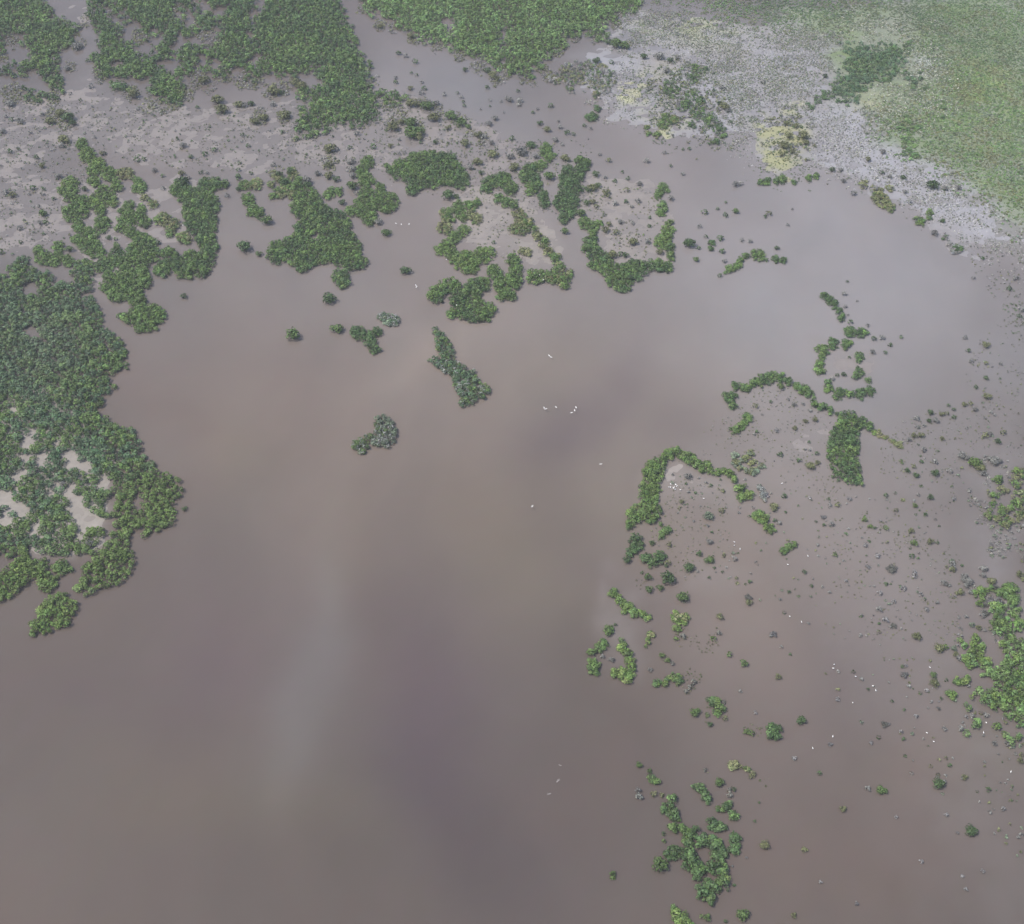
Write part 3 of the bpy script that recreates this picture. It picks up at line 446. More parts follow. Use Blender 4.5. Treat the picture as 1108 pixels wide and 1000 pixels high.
Sc('low_scrub', 'grey speckled scrub strip along the far right shore', 2.6, .6, 'kkos', .28, [], [(0, '1060,355 1108,330 1108,470 1060,440 1040,400'), (0, '1020,240 1108,280 1108,350 1090,350'), (0, '1060,800 1108,830 1108,900 1080,860')])
Sc('marsh_grass', 'hazy green grass and sedge covering the top right corner', 1.9, 1.05, 'GsyGo', 1.0, [], [(0, '700,-10 1130,-10 1130,260 1085,235 1050,205 1010,185 990,165 955,150 940,130 990,105 1010,85 985,60 985,40 930,20 915,35 840,30 790,25')], hf=.5, hs=[(4, '670,260,30 540,110,35')])
Sc('marsh_grass', 'thin yellow green grass mounds beside the right side bushes', 1.5, .42, 'Yyo', .5, [(0, '742,690,14 765,700,10 745,735,12 818,790,8 935,562,9 955,570,6 975,585,10 1000,590,8'), (16, '500,110,35 460,120,30 600,130,40 620,95,20 540,125,25 380,200,22 415,220,22 500,300,40 510,340,30 540,290,20 640,430,25 590,430,22 580,470,20 750,510,30 760,535,20 650,400,25'), (14, '360,340,25 420,370,30 440,400,22 290,520,25 640,210,25'), (15, '440,65,24 630,120,30 780,190,25 820,220,25 560,30,20'), (18, '670,225,22 570,130,22 820,180,25 845,190,15 345,250,22')])

Sc('marsh_grass', 'pale yellow sedge patches among the far marsh mud', 1.7, .7, 'YYwo', .8, [(3, '640,400,70 650,350,60 610,350,45 660,460,45 530,410,25 720,560,40 760,320,50 650,500,35'), (4, '100,650,80 60,690,60 100,540,60 150,480,45 60,600,60 170,680,45')], [(8, '1060,600 1108,590 1108,700 1080,690')], hf=.45)
Sc('low_scrub', 'olive tufts darkening the yellow marsh sedge', 2.4, 1.2, 'okod', .75, [(4, '110,600,45 130,540,40 190,570,40 200,610,30 110,510,40 160,620,40'), (3, '700,400,60 780,360,60 800,300,50 860,350,60 900,430,50 760,440,60 700,500,60 760,500,60 820,480,50 880,560,50')])
Sc('low_scrub', 'olive and whitish scrub round the hazy stand in the far marsh', 1.8, .75, 'osYkwsw', .95, [], [(4, '340,60 680,60 760,240 860,300 840,420 780,520 620,540 520,560 420,480 420,440 560,330 620,280 650,160 330,160')])
Sc('low_scrub', 'loose knee high bushes on the wet flats at upper left', 5.5, 1.0, 'odkd', .42, [], [(0, '-5,100 20,105 60,115 90,120 150,110 200,122 330,120 430,105 500,125 560,155 610,190 560,220 480,205 470,200 380,180 250,190 120,175 90,240 60,280 0,280')])
Sc('low_scrub', 'loose drab bushes over the right hand shallows', 6.0, .85, 'okksd', .42, [], [(0, '720,505 800,520 860,540 940,535 1010,470 1108,440 1108,500 1050,490 1030,560 1000,560 1040,640 1030,700 1040,790 1108,830 1108,960 1000,860 900,760 800,640 740,600')])
# ------------------------------------------------------------------ birds: x,y and f = wings open over water
BI = {1: '213,215 785,243', 5: '783,253', 6: '627,245f 650,249f 683,248f 712,510f 715,517f 843,400 887,595', 7: '173,466 190,487',
      11: '1006,217f 1014,224f 984,441f 992,446f 1035,438f 1102,462f', 12: '18,325f 10,342f 160,652f 590,770 584,782 577,790 562,785 703,635 700,655',
      0: '576,548f', 14: '410,108 418,95 432,112 440,97 445,104 460,120 437,118 560,157 690,343 690,358 715,373 895,92 1012,152 1015,158 1005,403 920,440 928,662 978,685',
      15: '294,670 292,686 386,721 462,762 473,780 704,682', 17: '364,80 281,219 197,268 673,205 700,241 920,163 908,203 1022,366'}
# ------------------------------------------------------------------ placing plants
def points_in(shape, sp, inset, z, jit=.38, wob=1.4):
    x0, y0, x1, y1 = shape.box(); x0 -= 3; x1 += 3; y0 -= 3; y1 += 3
    gx, gy = ground([x0, x1, x0, x1], [y0, y0, y1, y1], z)
    xs = np.arange(gx.min() - sp, gx.max() + sp, sp); ys = np.arange(gy.min() - sp, gy.max() + sp, sp * .87)
    X, Y = np.meshgrid(xs, ys); X[1::2] += sp / 2
    X = X.ravel() + rng.uniform(-jit, jit, X.size) * sp; Y = Y.ravel() + rng.uniform(-jit, jit, Y.size) * sp
    px, py = project(X, Y, z)
    k = (px > x0) & (px < x1) & (py > y0) & (py < y1); X, Y, px, py = X[k], Y[k], px[k], py[k]
    d = shape.sdf(px, py) * mpp(Y, z)          # metres inside the outline
    d = d + (vnoise(X, Y, 5, 3, 2) - .5) * wob
    k = d > inset
    return X[k], Y[k], d[k]

def mix_cols(codes, n, X, Y, base=1.0):
    code = np.array([PAL[c] for c in codes])
    f = vnoise(X, Y, 14, 5, 2) + rng.normal(0, .16, n)
    i = np.clip(((f - .25) / .5 * len(codes)).astype(int), 0, len(codes) - 1)
    C = code[i] * 1.38 * (1 + rng.normal(0, .21, n))[:, None]
    C = C * (1 + rng.normal(0, .04, (n, 3)))
    return np.clip(C * base, .01, .9)

def stems_mesh(name, X, Y, r, h, k=3):
    """splayed prop roots and stems under each crown, from below the water up into the leaves"""
    n = len(X); V = []; Fq = []
    a = rng.random((n, k)) * 6.283
    bx = X[:, None] + np.cos(a) * r[:, None] * .55; by = Y[:, None] + np.sin(a) * r[:, None] * .55
    tx = X[:, None] + np.cos(a) * r[:, None] * .12; ty = Y[:, None] + np.sin(a) * r[:, None] * .12
    w0, w1 = .10, .05
    o = np.array([[-1, -.6], [1, -.6], [0, 1.1]])
    zb = np.full(bx.shape, -.3); zt = np.broadcast_to((h * .75)[:, None], bx.shape)
    B = np.stack([np.stack([bx + o[i, 0] * w0, by + o[i, 1] * w0, zb], -1) for i in range(3)], 2)
    Tt = np.stack([np.stack([tx + o[i, 0] * w1, ty + o[i, 1] * w1, zt], -1) for i in range(3)], 2)
    V = np.concatenate([B, Tt], 2).reshape(-1, 3)
    m = n * k; base = (np.arange(m) * 6)[:, None, None]
    q = np.array([[0, 1, 4, 3], [1, 2, 5, 4], [2, 0, 3, 5]])[None]
    return mesh_from(name, V, (q + base).reshape(-1, 4), None, BARK)

def props(o, **kw):
    for k, v in kw.items(): o[k] = v
    return o

def empty(name, x, y, z=0):
    o = bpy.data.objects.new(name, None); COL.objects.link(o); o.location = (x, y, z); o.empty_display_size = 1
    return o

trunk_me = stems_mesh('trunk', np.array([0., .15, -.15]), np.array([0., -.1, .12]), np.array([.9, .6, .6]), np.array([.9, .8, .8]), 3)
thick_px = []
for t in TH:
    sh = t['shape']; h = t['h']; z = h * .55
    r0 = 1.28
    X, Y, d = points_in(sh, 3.3 if t['sparse'] else 2.15, .1 if sh.c else .35, z, wob=1.2 if sh.c else 4.5)
    cx = np.array([c[0] for c in sh.c if c[2] > 1.5]); cy = np.array([c[1] for c in sh.c if c[2] > 1.5]); cr = np.array([c[2] for c in sh.c if c[2] > 1.5])
    rad = np.clip(r0 * .98 * np.exp(rng.normal(0, .26, len(X))), .55, 2.3); 
    if len(cx):
        gx, gy = ground(cx, cy, z); rr = np.clip(cr * mpp(gy, z) * .85, .5, 2.3)
        X = np.append(X, gx); Y = np.append(Y, gy); d = np.append(d, rr); rad = np.append(rad, rr)
    n = len(X)
    top = h * (.62 + .38 * np.clip(d / 2.6, 0, 1)) * rng.uniform(.7, 1.25, n)
    top = np.minimum(top, rad * 2.8)
    low = .15 * top * rng.uniform(.6, 1.2, n)
    P = np.stack([X, Y, (top + low) / 2], 1)
    col = mix_cols(t['tint'], n, X, Y)
    if 'silvery dead' in t['label']:
        fx = (project(X, Y, z)[0] - 395) / 30; col = np.where((fx + rng.normal(0, .5, n) > .25)[:, None], PAL['s'] * rng.uniform(.7, 1.3, (n, 1)), PAL['g'] * 1.1)
    ox, oy = float(X.mean()), float(Y.mean())
    P[:, 0] -= ox; P[:, 1] -= oy
    root = empty('mangrove_thicket', ox, oy)
    props(root, label=t['label'], category='mangrove thicket', group='mangrove thickets on the lake and mud')
    link('foliage', scatter_mesh('foliage', P, rad, (top - low) / 2, col, 'near', LEAF), root)
    pick = list(range(n - len(cx), n)) if len(cx) else []
    if len(pick) < 3: pick += [int(v) for v in rng.choice(n, min(n, 5), replace=False)]
    for i in pick[:16]:
        tk = link('trunk', trunk_me, root); tk.location = (float(P[i, 0]), float(P[i, 1]), 0); tk.scale = (float(rad[i]) * .8, float(rad[i]) * .8, float(top[i]) * .8); tk.rotation_euler.z = random.random() * 6
    if t['twig']:
        k = rng.random(n) < t['twig'] * 1.6
        if k.sum():
            for q in np.where(k)[0][:40]:
                link('dead_branch', scatter_mesh('dead_branch', P[q:q+1] + [0, 0, .5], rad[q:q+1] * 1.05, (top - low)[q:q+1] / 2, PAL['p'][None] * .62, 'twig', LEAF), root)
    pxs, pys = project(X, Y, z)
    thick_px.append((t['lm'], float(pxs.mean()), float(pys.mean()), sh))

for (name, label, tint, h, sp, sh) in FO:
    z = h * .8
    X, Y, d = points_in(sh, sp, .7, z, .42, 1.5 if 'lower right' in label else 6.0)
    if 'top' in label or 'west' in label or 'far right' in label:      # the forest thins out towards its margin
        k = rng.random(len(X)) < np.clip(.3 + d / 14, 0, 1); X, Y, d = X[k], Y[k], d[k]
    if 'top left' in label or 'west' in label:                    # pools and glades near the ragged southern margin
        px_, py_ = project(X, Y); k = ~((vnoise(X, Y, 15, 131, 3) > .72 - .16 * np.clip((py_ - 25) / 70, 0, 1)) & (d < 45) & (px_ < 290)); X, Y, d = X[k], Y[k], d[k]
    n = len(X)
    rad = sp * .55 * np.exp(rng.normal(0, .25, n))
    top = h * (.6 + .4 * np.clip(d / 5, 0, 1)) * (.78 + .22 * vnoise(X, Y, 16, 9, 2)) * rng.uniform(.78, 1.18, n)
    gap = (rng.random(n) < .05) & (d > 3); top[gap] *= .55
    P = np.stack([X, Y, top * .56], 1)
    col = mix_cols(tint, n, X, Y)
    if 'left edge' in label:                      # younger yellow green growth on the lake side of the forest
        px, py = project(X, Y, z)
        wgt = np.clip((py + .55 * px - 560) / 60, 0, 1) * np.clip((px - 20) / 70, 0, 1)
        wgt = np.clip(wgt + rng.normal(0, .12, n), 0, 1)[:, None]
        col = col * (1 - wgt) + PAL['y'] * 1.25 * rng.uniform(.7, 1.25, (n, 1)) * wgt
        g2 = np.exp(-((px - 45) / 50) ** 2 - ((py - 370) / 50) ** 2)[:, None] * .5    # greyish thin leaved patch
        col = col * (1 - g2) + PAL['s'] * 1.2 * g2
    lod = 'near' if P[:, 1].mean() < 620 else 'mid'
    o = link(name, scatter_mesh(name, P, rad, top * .46, col, lod, LEAF))
    props(o, label=label, category='mangrove forest', kind='stuff')

for (name, label, sp, r0, mix, keep, lod, hf, sh) in SC:
    far = 'marsh' in label or 'corner' in label
    X, Y, d = points_in(sh, sp, .2 - 8 * far, 0, .48, 26 if far else 3)
    cl = vnoise(X, Y, 13, 21 + len(label), 3)
    ev = (cl - .15) * 4 if ('marsh' in label or 'fringing' in label) else (cl - .3) * 4.2
    if 'yellow sedge' in label or 'corner' in label or 'thin yellow' in label: ev = ev * 0 + 1
    k = rng.random(len(X)) < keep * np.clip(ev, .05, 1.7) * (np.clip((d + 8) / 26, 0, 1) if far else np.clip(d / 3 + .3, 0, 1))
    X, Y, d = X[k], Y[k], d[k]; n = len(X)
    rad = r0 * rng.uniform(.5, 1.35, n)
    P = np.stack([X, Y, rad * hf * .55], 1)
    codes = np.array([PAL[c] for c in mix]); col = codes[rng.integers(0, len(mix), n)] * 1.25 * (1 + rng.normal(0, .2, n))[:, None]
    if 'marsh flat' in label: col = col * .45 + .55 * mix_cols('kYsoGs', n, X, Y)
    if name == 'marsh_grass':
        f = vnoise(X, Y, 60, 77, 3); f2 = vnoise(X, Y, 22, 78, 3)
        col = mix_cols('GsGyo' if len(mix) > 3 else mix, n, X, Y) * (.6 if 'Y' in mix else .98) * (.8 + .4 * f2)[:, None]
        px, py = project(X, Y)
        wd = np.clip((80 - py + (px - 960) * .25) / 60, 0, 1)[:, None] * np.clip((f - .2) * 2, 0, 1)[:, None]
        col = col * (1 - .6 * wd) + PAL['b'] * 1.1 * .6 * wd
    o = link(name, scatter_mesh(name, P, rad, rad * hf, col, lod, LEAF))
    props(o, label=label, category={'low_scrub': 'scrub', 'dead_scrub': 'dead scrub', 'marsh_grass': 'marsh grass'}[name], kind='stuff')

# ------------------------------------------------------------------ single bushes
singles = []
for tile, s in SB.items():
    x0, y0, k = TILES[tile]
    for tok in s.split():
        tint = 'd'
        if tok[-1].isalpha(): tint = tok[-1]; tok = tok[:-1]
        else: tint = 'k' if random.random() < .45 else 'd'
        a, b, r = map(float, tok.split(','))
        if r < 3: continue
        singles.append([x0 + a / k, y0 + b / k, r / k, tint])
keep = []
for s in sorted(singles, key=lambda q: -q[2]):           # the same bush traced twice is kept once
    if all(math.hypot(s[0] - q[0], s[1] - q[1]) > .7 * max(s[2], q[2]) for q in keep): keep.append(s)
singles = keep
print('SINGLES', len(singles), 'THICKETS', len(TH))

def bush_proto(k, seed):
    g = np.random.default_rng(seed)
    cs = [(0, 0, 0, .95 if k == 1 else .62)]
    for i in range(k - 1):
        a = i * 2.4 + g.random(); q = .58 * math.sqrt((i + 1) / k) + .12
        cs.append((q * math.cos(a), q * math.sin(a), -.1 * g.random(), g.uniform(.36, .5)))
    Vs = []; Cs = []
    for i, (x, y, z, r) in enumerate(cs):
        V, sh = tuft(60 if k == 1 else 44, .27 if k == 1 else .3, seed * 13 + i)
        V = V * [r, r, r * 1.0] + [x, y, .78 + z]
        Vs.append(V.reshape(-1, 3)); Cs.append(np.repeat((sh * g.uniform(.85, 1.2))[:, None], 4, 0))
    V = np.concatenate(Vs); C = np.repeat(np.concatenate(Cs), 3, 1) * .8
    return mesh_from('crown', V, np.arange(len(V)).reshape(-1, 4), C, LEAF)
PB = {1: [bush_proto(1, 200 + i) for i in range(3)], 4: [bush_proto(4, 220 + i) for i in range(3)], 8: [bush_proto(8, 240 + i) for i in range(4)]}

LMS = [t for t in thick_px if t[0]]
ORD = ['nearest', 'second nearest', 'third nearest', 'fourth nearest', 'fifth nearest', 'sixth nearest', 'seventh nearest', 'eighth nearest', 'ninth nearest', 'tenth nearest', 'eleventh nearest', 'twelfth nearest', 'thirteenth nearest', 'fourteenth nearest', 'fifteenth nearest']
DIRS = ['right of', 'below right of', 'below', 'below left of', 'left of', 'above left of', 'above', 'above right of']
TN = {'d': 'dark', 'k': 'dull grey', 'g': 'green', 'o': 'olive', 'y': 'yellowish', 's': 'pale green', 'p': 'bleached', 'w': 'whitish'}
big, rest = singles[:300], singles[300:]
rec = {}
for s in big:
    P1 = np.array([s[0]]); P2 = np.array([s[1]])
    best = max(LMS, key=lambda t: float(t[3].sdf(P1, P2)[0]))
    ang = math.degrees(math.atan2(s[1] - best[2], s[0] - best[1])) % 360
    dr = DIRS[int((ang + 22.5) // 45) % 8]
    rec.setdefault((best[0], dr), []).append((-float(best[3].sdf(P1, P2)[0]), s))
def place(x, y, z=0): 
    gx, gy = ground(x, y, z); return float(gx), float(gy)
proto_done = set()
for (lm, dr), ls in rec.items():
    ls.sort(key=lambda q: q[0])
    for i, (_, s) in enumerate(ls):
        px, py, r, tint = s
        x, y = place(px, py, 0); Rr = r * mpp(y); x, y = place(px, py, Rr * .75)
        kk = 1 if r < 2.6 else (4 if r < 4.8 else 8)
        dead = tint in 'pw'
        kind = 'dead_bush' if dead else 'mangrove_bush'
        root = empty(kind, x, y, -.02); root.rotation_euler.z = random.random() * 6.28
        root.scale = (Rr * 1.15, Rr * 1.15, Rr * random.uniform(.8, 1.05) * (.6 if dead else 1))
        c = bpy.data.objects.new('crown', PB[kk][random.randrange(len(PB[kk]))]); COL.objects.link(c); c.parent = root
        col = PAL[tint] * random.uniform(.85, 1.15) * (.34 if dead else 1.3)
        c.color = (*[float(v) for v in col], 1)
        tr = bpy.data.objects.new('trunk', trunk_me); COL.objects.link(tr); tr.parent = root
        size = 'tiny' if r < 3 else ('small' if r < 5 else 'round')
        root['label'] = f"{size} {TN[tint]} bush, {ORD[min(i, 14)]} {dr} the {lm}"
        root['category'] = 'dead bush' if dead else 'mangrove bush'
        root['group'] = 'bleached drowned bushes' if dead else 'single bushes standing in mud and shallow water'
# the smallest ones, past three hundred
PX = np.array([s[0] for s in rest]); PY = np.array([s[1] for s in rest]); PR = np.array([s[2] for s in rest])
X, Y = ground(PX, PY, .6); rad = PR * mpp(Y) * 1.1
C = np.array([PAL[s[3]] * (.4 if s[3] in 'pw' else 1.1) for s in rest]) * rng.uniform(.8, 1.2, (len(rest), 1))
o = link('mangrove_bushes', scatter_mesh('mangrove_bushes', np.stack([X, Y, rad * .7], 1), rad, rad * .85, C, 'mid', LEAF))
props(o, label='the tiniest dark bushes dotted over mud and shallows', category='mangrove bushes', kind='stuff')

# ------------------------------------------------------------------ birds
def tube(path, seg=8):
    V = []; Fc = []
    for i, (x, y, z, r, rz) in enumerate(path):
        for k in range(seg):
            a = 2 * math.pi * k / seg
            V.append((x, y + r * math.cos(a), z + rz * math.sin(a)))
    for i in range(len(path) - 1):
        for k in range(seg):
            Fc.append((i * seg + k, i * seg + (k + 1) % seg, (i + 1) * seg + (k + 1) % seg, (i + 1) * seg + k))
    return V, Fc
def bird_meshes(flying):
    body = [(-.55, 0, .52, .01, .01), (-.45, 0, .54, .08, .03), (-.25, 0, .58, .15, .11), (0, 0, .62, .17, .15), (.18, 0, .66, .13, .13), (.28, 0, .74, .06, .07),
            (.26, 0, .86, .04, .045), (.27, 0, .97, .04, .045), (.33, 0, 1.03, .055, .05), (.40, 0, 1.02, .03, .03), (.43, 0, 1.015, .012, .012)]
    if flying: body = [(x, y, .62 + (z - .62) * .35, r, rz) for x, y, z, r, rz in body]
    V, Fc = tube(body)
    for s in (-1, 1):                                   # wings grow out of the shoulders
        b = len(V)
        if flying: pts = [(.12, .1, .66), (.2, .55, .78), (.05, 1.0, .72), (-.1, 1.05, .70), (-.18, .55, .74), (-.2, .1, .64)]
        else: pts = [(.15, .12, .70), (.05, .19, .66), (-.3, .16, .58), (-.55, .05, .54), (-.3, .08, .68), (0, .08, .76)]
        for t in (0, .035):
            for x, y, z in pts: V.append((x, s * y, z + t))
        n = len(pts)
        Fc += [(b, b + 1, b + 4, b + 5), (b + 1, b + 2, b + 3, b + 4), (b + n, b + n + 5, b + n + 4, b + n + 1), (b + n + 1, b + n + 4, b + n + 3, b + n + 2)]
        Fc += [(b + i, b + n + i, b + n + (i + 1) % n, b + (i + 1) % n) for i in range(n)]
    bm = mesh_from('egret', np.array(V), np.array(Fc), None, FEATHER, True)
    bz = 1.01 if not flying else .62 + .39 * .35
    Vb, Fb = tube([(.42, 0, bz, .016, .018), (.5, 0, bz - .01, .012, .012), (.6, 0, bz - .02, .002, .002)], 6)
    bill = mesh_from('bill', np.array(Vb), np.array(Fb), None, BILL)
    legs = []
    for s in (-1, 1):
        if flying: pth = [(-.4, s * .05, .56, .012, .012), (-.62, s * .05, .55, .01, .01), (-.85, s * .05, .54, .008, .008)]
        else: pth = None
        if pth: Vl, Fl = tube(pth, 5)
        else:
            Vl, Fl = [], []
            for j, (x, z, w) in enumerate([(-.02, .55, .02), (-.05, .28, .014), (0, -.05, .011)]):
                for k in range(5): Vl.append((x + w * math.cos(k * 1.2566), s * .06 + w * math.sin(k * 1.2566), z))
            for j in range(2):
                for k in range(5): Fl.append((j * 5 + k, j * 5 + (k + 1) % 5, j * 5 + 5 + (k + 1) % 5, j * 5 + 5 + k))
        legs.append(mesh_from('leg', np.array(Vl), np.array(Fl), None, LEGM))
    return bm, bill, legs
BM = {False: bird_meshes(False), True: bird_meshes(True)}
def bird_zone(px, py, fly):
    if fly: return ('egret flying low over open water, wings spread, ' + ('near the top cove' if py < 340 else 'right of mid lake'))
    if px > 700 and py < 620: return 'white egret on the mud flat ringed by the crescent hedge' if py < 560 and px < 800 else 'white egret standing in shallows on the middle right flat'
    if px > 700: return 'white egret wading on the lower right mud flat'
    if py < 70: return 'white egret perched in the top left forest'
    return 'white egret perched on foliage near the top shore'
for tile, s in BI.items():
    x0, y0, k = TILES[tile]
    for tok in s.split():
        fly = tok.endswith('f'); a, b = map(float, tok.rstrip('f').split(','))
        px, py = x0 + a / k, y0 + b / k
        perched = (not fly) and not px > 700 and not (640 < px < 800 and py > 490)
        z = 1.6 if fly else (3.9 if perched else 0)
        x, y = place(px, py, z + .5)
        bm, bill, legs = BM[fly]
        o = bpy.data.objects.new('egret', bm); COL.objects.link(o); o.location = (x, y, z); o.rotation_euler.z = random.random() * 6.28
        sc = .95 if fly else 1.15; o.scale = (sc, sc, sc)
        for nm, me in (('bill', bill), ('leg', legs[0]), ('leg', legs[1])):
            c = bpy.data.objects.new(nm, me); COL.objects.link(c); c.parent = o
        lab = bird_zone(px, py, fly)
        o['label'] = lab; o['category'] = 'bird'; o['group'] = lab[:60] if False else ('egrets: ' + lab.split(' ', 1)[1])

# ------------------------------------------------------------------ driftwood in the lake
def branch_mesh(seed):
    g = np.random.default_rng(seed); V = []; Fc = []
    def limb(p, q, r0, r1):
        b = len(V); p, q = np.array(p), np.array(q); d = (q - p) / np.linalg.norm(q - p)
        u = np.cross(d, (0, 0, 1.)); u /= np.linalg.norm(u) + 1e-9; w = np.cross(u, d)
        for c, r in ((p, r0), ((p + q) / 2 + g.normal(0, .06, 3), (r0 + r1) / 2), (q, r1)):
            for k in range(6): V.append(c + r * (math.cos(k * 1.047) * u + math.sin(k * 1.047) * w))
        for j in range(2):
            for k in range(6): Fc.append((b + j * 6 + k, b + j * 6 + (k + 1) % 6, b + j * 6 + 6 + (k + 1) % 6, b + j * 6 + 6 + k))
    limb((-1.6, 0, .05), (1.5, .2, .15), .2, .09)
    limb((-.5, 0, .1), (.4, 1.1, .5), .12, .04); limb((.3, .1, .1), (1.1, -.9, .45), .1, .03); limb((-1, 0, .1), (-1.5, .8, .6), .09, .03); limb((.9, .15, .15), (1.6, .9, .3), .07, .02)
    return mesh_from('driftwood', np.array(V), np.array(Fc), None, WOOD, True)
for (px, py, sc, lab) in ((594, 859, .6, 'pale forked driftwood branch, lowest of three afloat in the lake'), (604, 845, .7, 'pale driftwood branch, middle one of three afloat in the lake'), (606, 828, .45, 'small driftwood snag, topmost of three afloat in the lake')):
    x, y = place(px, py); o = link('driftwood', branch_mesh(int(px))); o.location = (x, y, 0); o.scale = (sc,) * 3; o.rotation_euler.z = px
    props(o, label=lab, category='driftwood', group='driftwood afloat in the lake')

# ------------------------------------------------------------------ the lake, the mud, the bed below
def grid(xs, ys):
    X, Y = np.meshgrid(xs, ys); nx, ny = len(xs), len(ys)
    i = np.arange(nx * ny).reshape(ny, nx)
    Fq = np.stack([i[:-1, :-1], i[:-1, 1:], i[1:, 1:], i[1:, :-1]], -1).reshape(-1, 4)
    return X, Y, Fq
BIG = 3200
xs = np.concatenate([[-BIG, -2200, -1500, -1000, -760], np.linspace(-640, 640, 321), [760, 1000, 1500, 2200, BIG]])
ys = np.concatenate([[-BIG, -1500, -500, 0, 120], np.linspace(170, 1300, 284), [1400, 1700, 2300, BIG]])
X, Y, Fq = grid(xs, ys)
wx = X + (vnoise(X, Y, 120, 41, 3) - .5) * 70; wy = Y + (vnoise(X, Y, 120, 45, 3) - .5) * 70
px, py = project(wx, np.maximum(wy, 60))
base = np.array(WATER_BASE)
C = np.repeat(base[None], X.size, 0).reshape(*X.shape, 3)
for (cx, cy, rx, ry, ang, col, amt) in PLUMES_SKY:
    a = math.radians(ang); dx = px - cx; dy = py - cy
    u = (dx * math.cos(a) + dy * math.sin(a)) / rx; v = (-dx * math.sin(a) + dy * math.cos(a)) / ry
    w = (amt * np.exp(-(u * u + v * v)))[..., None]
    C = C * (1 + w * (np.array(SED_SKY[col]) - 1))  # sediment hue and painted sky brightening both multiply the water colour
sxn = X + 120 * (vnoise(X, Y, 150, 71, 3) - .5); syn = Y + 160 * (vnoise(X, Y, 150, 75, 3) - .5)
sw = vnoise(sxn, syn * .45, 55, 51, 4) - .5; sw2 = vnoise(sxn + 900, syn * .6, 110, 57, 3) - .5
C = C * (1 + .30 * sw + .12 * (vnoise(X, Y, 260, 55, 2) - .5))[..., None] * (1 + sw2[..., None] * np.array([.10, -.02, -.10]))
mw = np.zeros(X.shape); mc = np.repeat(np.array(MUD)[None], X.size, 0).reshape(*X.shape, 3)
pwx, pwy = project(X + (vnoise(X, Y, 28, 95, 4) - .5) * 34, np.maximum(Y + (vnoise(X, Y, 28, 99, 4) - .5) * 40, 60))
for (ps, amt, wid, col, cm) in MUDS:
    for t, q in ps:
        s = np.clip(.5 + Shape([], [poly(t, q)]).sdf(pwx, pwy) / (wid * 2.6), 0, 1)
        if col is not None: mc = mc * (1 - (s * cm)[..., None]) + np.array(col) * (s * cm)[..., None]
        mw = np.maximum(mw, s * min(1, amt * 1.15))
mw = (mw * (.45 + .5 * vnoise(X, Y, 22, 91, 3) + .5 * (vnoise(X, Y, 7, 93, 2) - .3)))[..., None]; mw = np.clip(mw, 0, .9)
C = C * (1 - mw) + mc * mw
V = np.stack([X.ravel(), Y.ravel(), np.zeros(X.size)], 1)
WATER = tinted_ground('muddy lake water', .07, .15, .012, .035, .5, .02)
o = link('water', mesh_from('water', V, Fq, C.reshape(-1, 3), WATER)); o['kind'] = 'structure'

xs = np.linspace(-620, 620, 621); ys = np.linspace(180, 1260, 541)
X, Y, Fq = grid(xs, ys)
px, py = project(X + (vnoise(X, Y, 28, 95, 4) - .5) * 34, Y + (vnoise(X, Y, 28, 99, 4) - .5) * 40)
def soft(shape, wid):
    return np.clip(.5 + shape.sdf(px, py) / wid, 0, 1)
m = np.zeros(X.shape)
tint = np.repeat(np.array(MUD)[None], X.size, 0).reshape(*X.shape, 3)
for (ps, amt, wid, col, cm) in MUDS:
    s = soft(Shape([], [poly(t, q) for t, q in ps] if isinstance(ps, list) else [poly(0, ps)]), wid)
    m = np.maximum(m, s * amt)
    if col is not None:
        w = (s * cm * (.4 + .9 * vnoise(X, Y, 25, 61, 3)))[..., None]; w = np.clip(w, 0, 1)
        tint = tint * (1 - w) + np.array(col) * w
for (cx, cy, rx, ry, col, amt) in GROUND_TINTS:
    w = np.clip(amt * np.exp(-((px - cx) / rx) ** 2 - ((py - cy) / ry) ** 2) * np.clip((vnoise(X, Y, 12, 67, 4) - .3) * 3.2, 0, 1.4), 0, 1)[..., None]
    tint = tint * (1 - w) + np.array(col) * w
    if cx < 1080: m = np.maximum(m, np.clip(w[..., 0] * 1.1, 0, .55))
n1 = vnoise(X, Y, 30, 81, 4) - .5; n2 = vnoise(X, Y, 7, 87, 3) - .5
Z = (m - .52) * .35 + (n1 * .26 + n2 * .42) * np.clip((m - .44) / .12, 0, 1)
Z = np.where(m < .03, -.6, Z)
tint = tint * (1 + .22 * n2 + .15 * n1)[..., None]
zz = Z.ravel()
k = (zz[Fq] > -.03).any(1)
used = np.zeros(X.size, bool); used[Fq[k].ravel()] = True
remap = np.cumsum(used) - 1
V = np.stack([X.ravel(), Y.ravel(), zz], 1)[used]
MUDM = tinted_ground('wet mud', .35, .7, .35, .09, .5, .25)
o = link('mudflat', mesh_from('mudflat', V, remap[Fq[k]], tint.reshape(-1, 3)[used], MUDM, True)); o['kind'] = 'structure'

X, Y, Fq = grid(np.linspace(-BIG, BIG, 9), np.linspace(-BIG, BIG, 9))
o = link('ground', mesh_from('ground', np.stack([X.ravel(), Y.ravel(), np.full(X.size, -1.2)], 1), Fq, None, BED)); o['kind'] = 'structure'

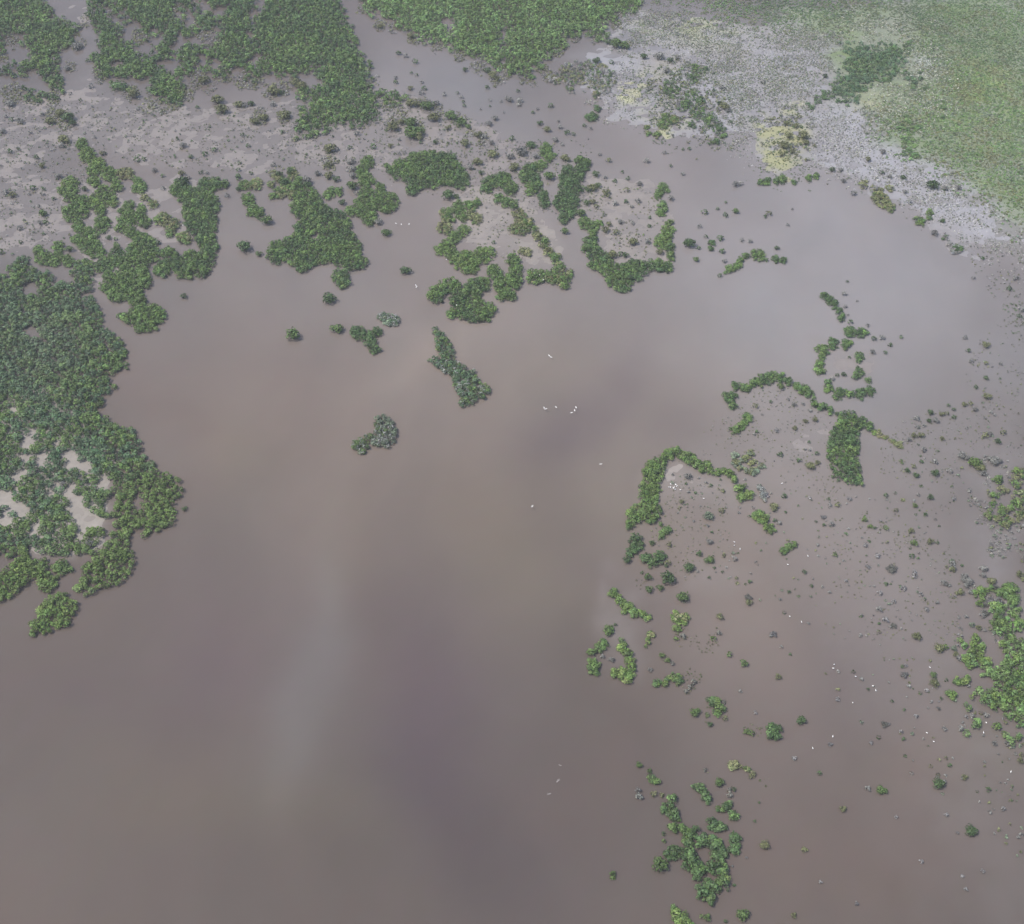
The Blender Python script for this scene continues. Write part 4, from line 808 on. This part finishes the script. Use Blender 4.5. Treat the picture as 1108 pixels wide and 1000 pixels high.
# ------------------------------------------------------------------ haze
b = BIG + 40
hv = [(sx * b, sy * b, z) for z in (-2.2, 505) for sx, sy in ((-1, -1), (1, -1), (1, 1), (-1, 1))]
me = bpy.data.meshes.new('haze'); me.from_pydata(hv, [], [(0, 3, 2, 1), (4, 5, 6, 7), (0, 1, 5, 4), (1, 2, 6, 5), (2, 3, 7, 6), (3, 0, 4, 7)]); me.update()
hz = link('haze', me); hz['kind'] = 'stuff'; props(hz, label='thin bluish haze in the air over the whole wetland', category='haze')
m_, nt, bs = mat('haze'); nt.nodes.remove(bs)
pv = nt.nodes.new('ShaderNodeVolumePrincipled'); pv.inputs['Density'].default_value = HAZE; pv.inputs['Color'].default_value = (*HAZE_COL, 1)
pv.inputs['Anisotropy'].default_value = 0.0
nt.links.new(pv.outputs[0], nt.nodes['Material Output'].inputs['Volume'])
me.materials.append(m_)

# ------------------------------------------------------------------ daylight
w = bpy.data.worlds.new('World'); scn.world = w; w.use_nodes = True
nt = w.node_tree; bg = nt.nodes['Background']
sky = nt.nodes.new('ShaderNodeTexSky'); sky.sky_type = 'NISHITA'; sky.sun_disc = False
sky.sun_elevation = R(SUN_EL); sky.sun_rotation = R(SUN_AZ); sky.air_density = 1.0; sky.dust_density = 3.0; sky.ozone_density = 1.0
nt.links.new(sky.outputs[0], bg.inputs[0]); bg.inputs[1].default_value = SKY
sl = bpy.data.lights.new('sun', 'SUN'); so = bpy.data.objects.new('sun', sl); COL.objects.link(so)
sl.energy = SUN; sl.angle = R(SUN_ANG); sl.color = (1, .96, .9)
from mathutils import Vector
dv = Vector((math.sin(R(SUN_AZ)) * math.cos(R(SUN_EL)), math.cos(R(SUN_AZ)) * math.cos(R(SUN_EL)), math.sin(R(SUN_EL))))
so.rotation_euler = dv.to_track_quat('Z', 'Y').to_euler()
scn.view_settings.view_transform = 'Standard'; scn.view_settings.look = 'None'; scn.view_settings.gamma = 1
scn.view_settings.exposure = EXPO
scn.cycles.max_bounces = 6; scn.cycles.volume_bounces = 0; scn.cycles.transparent_max_bounces = 4
scn.cycles.use_denoising = True
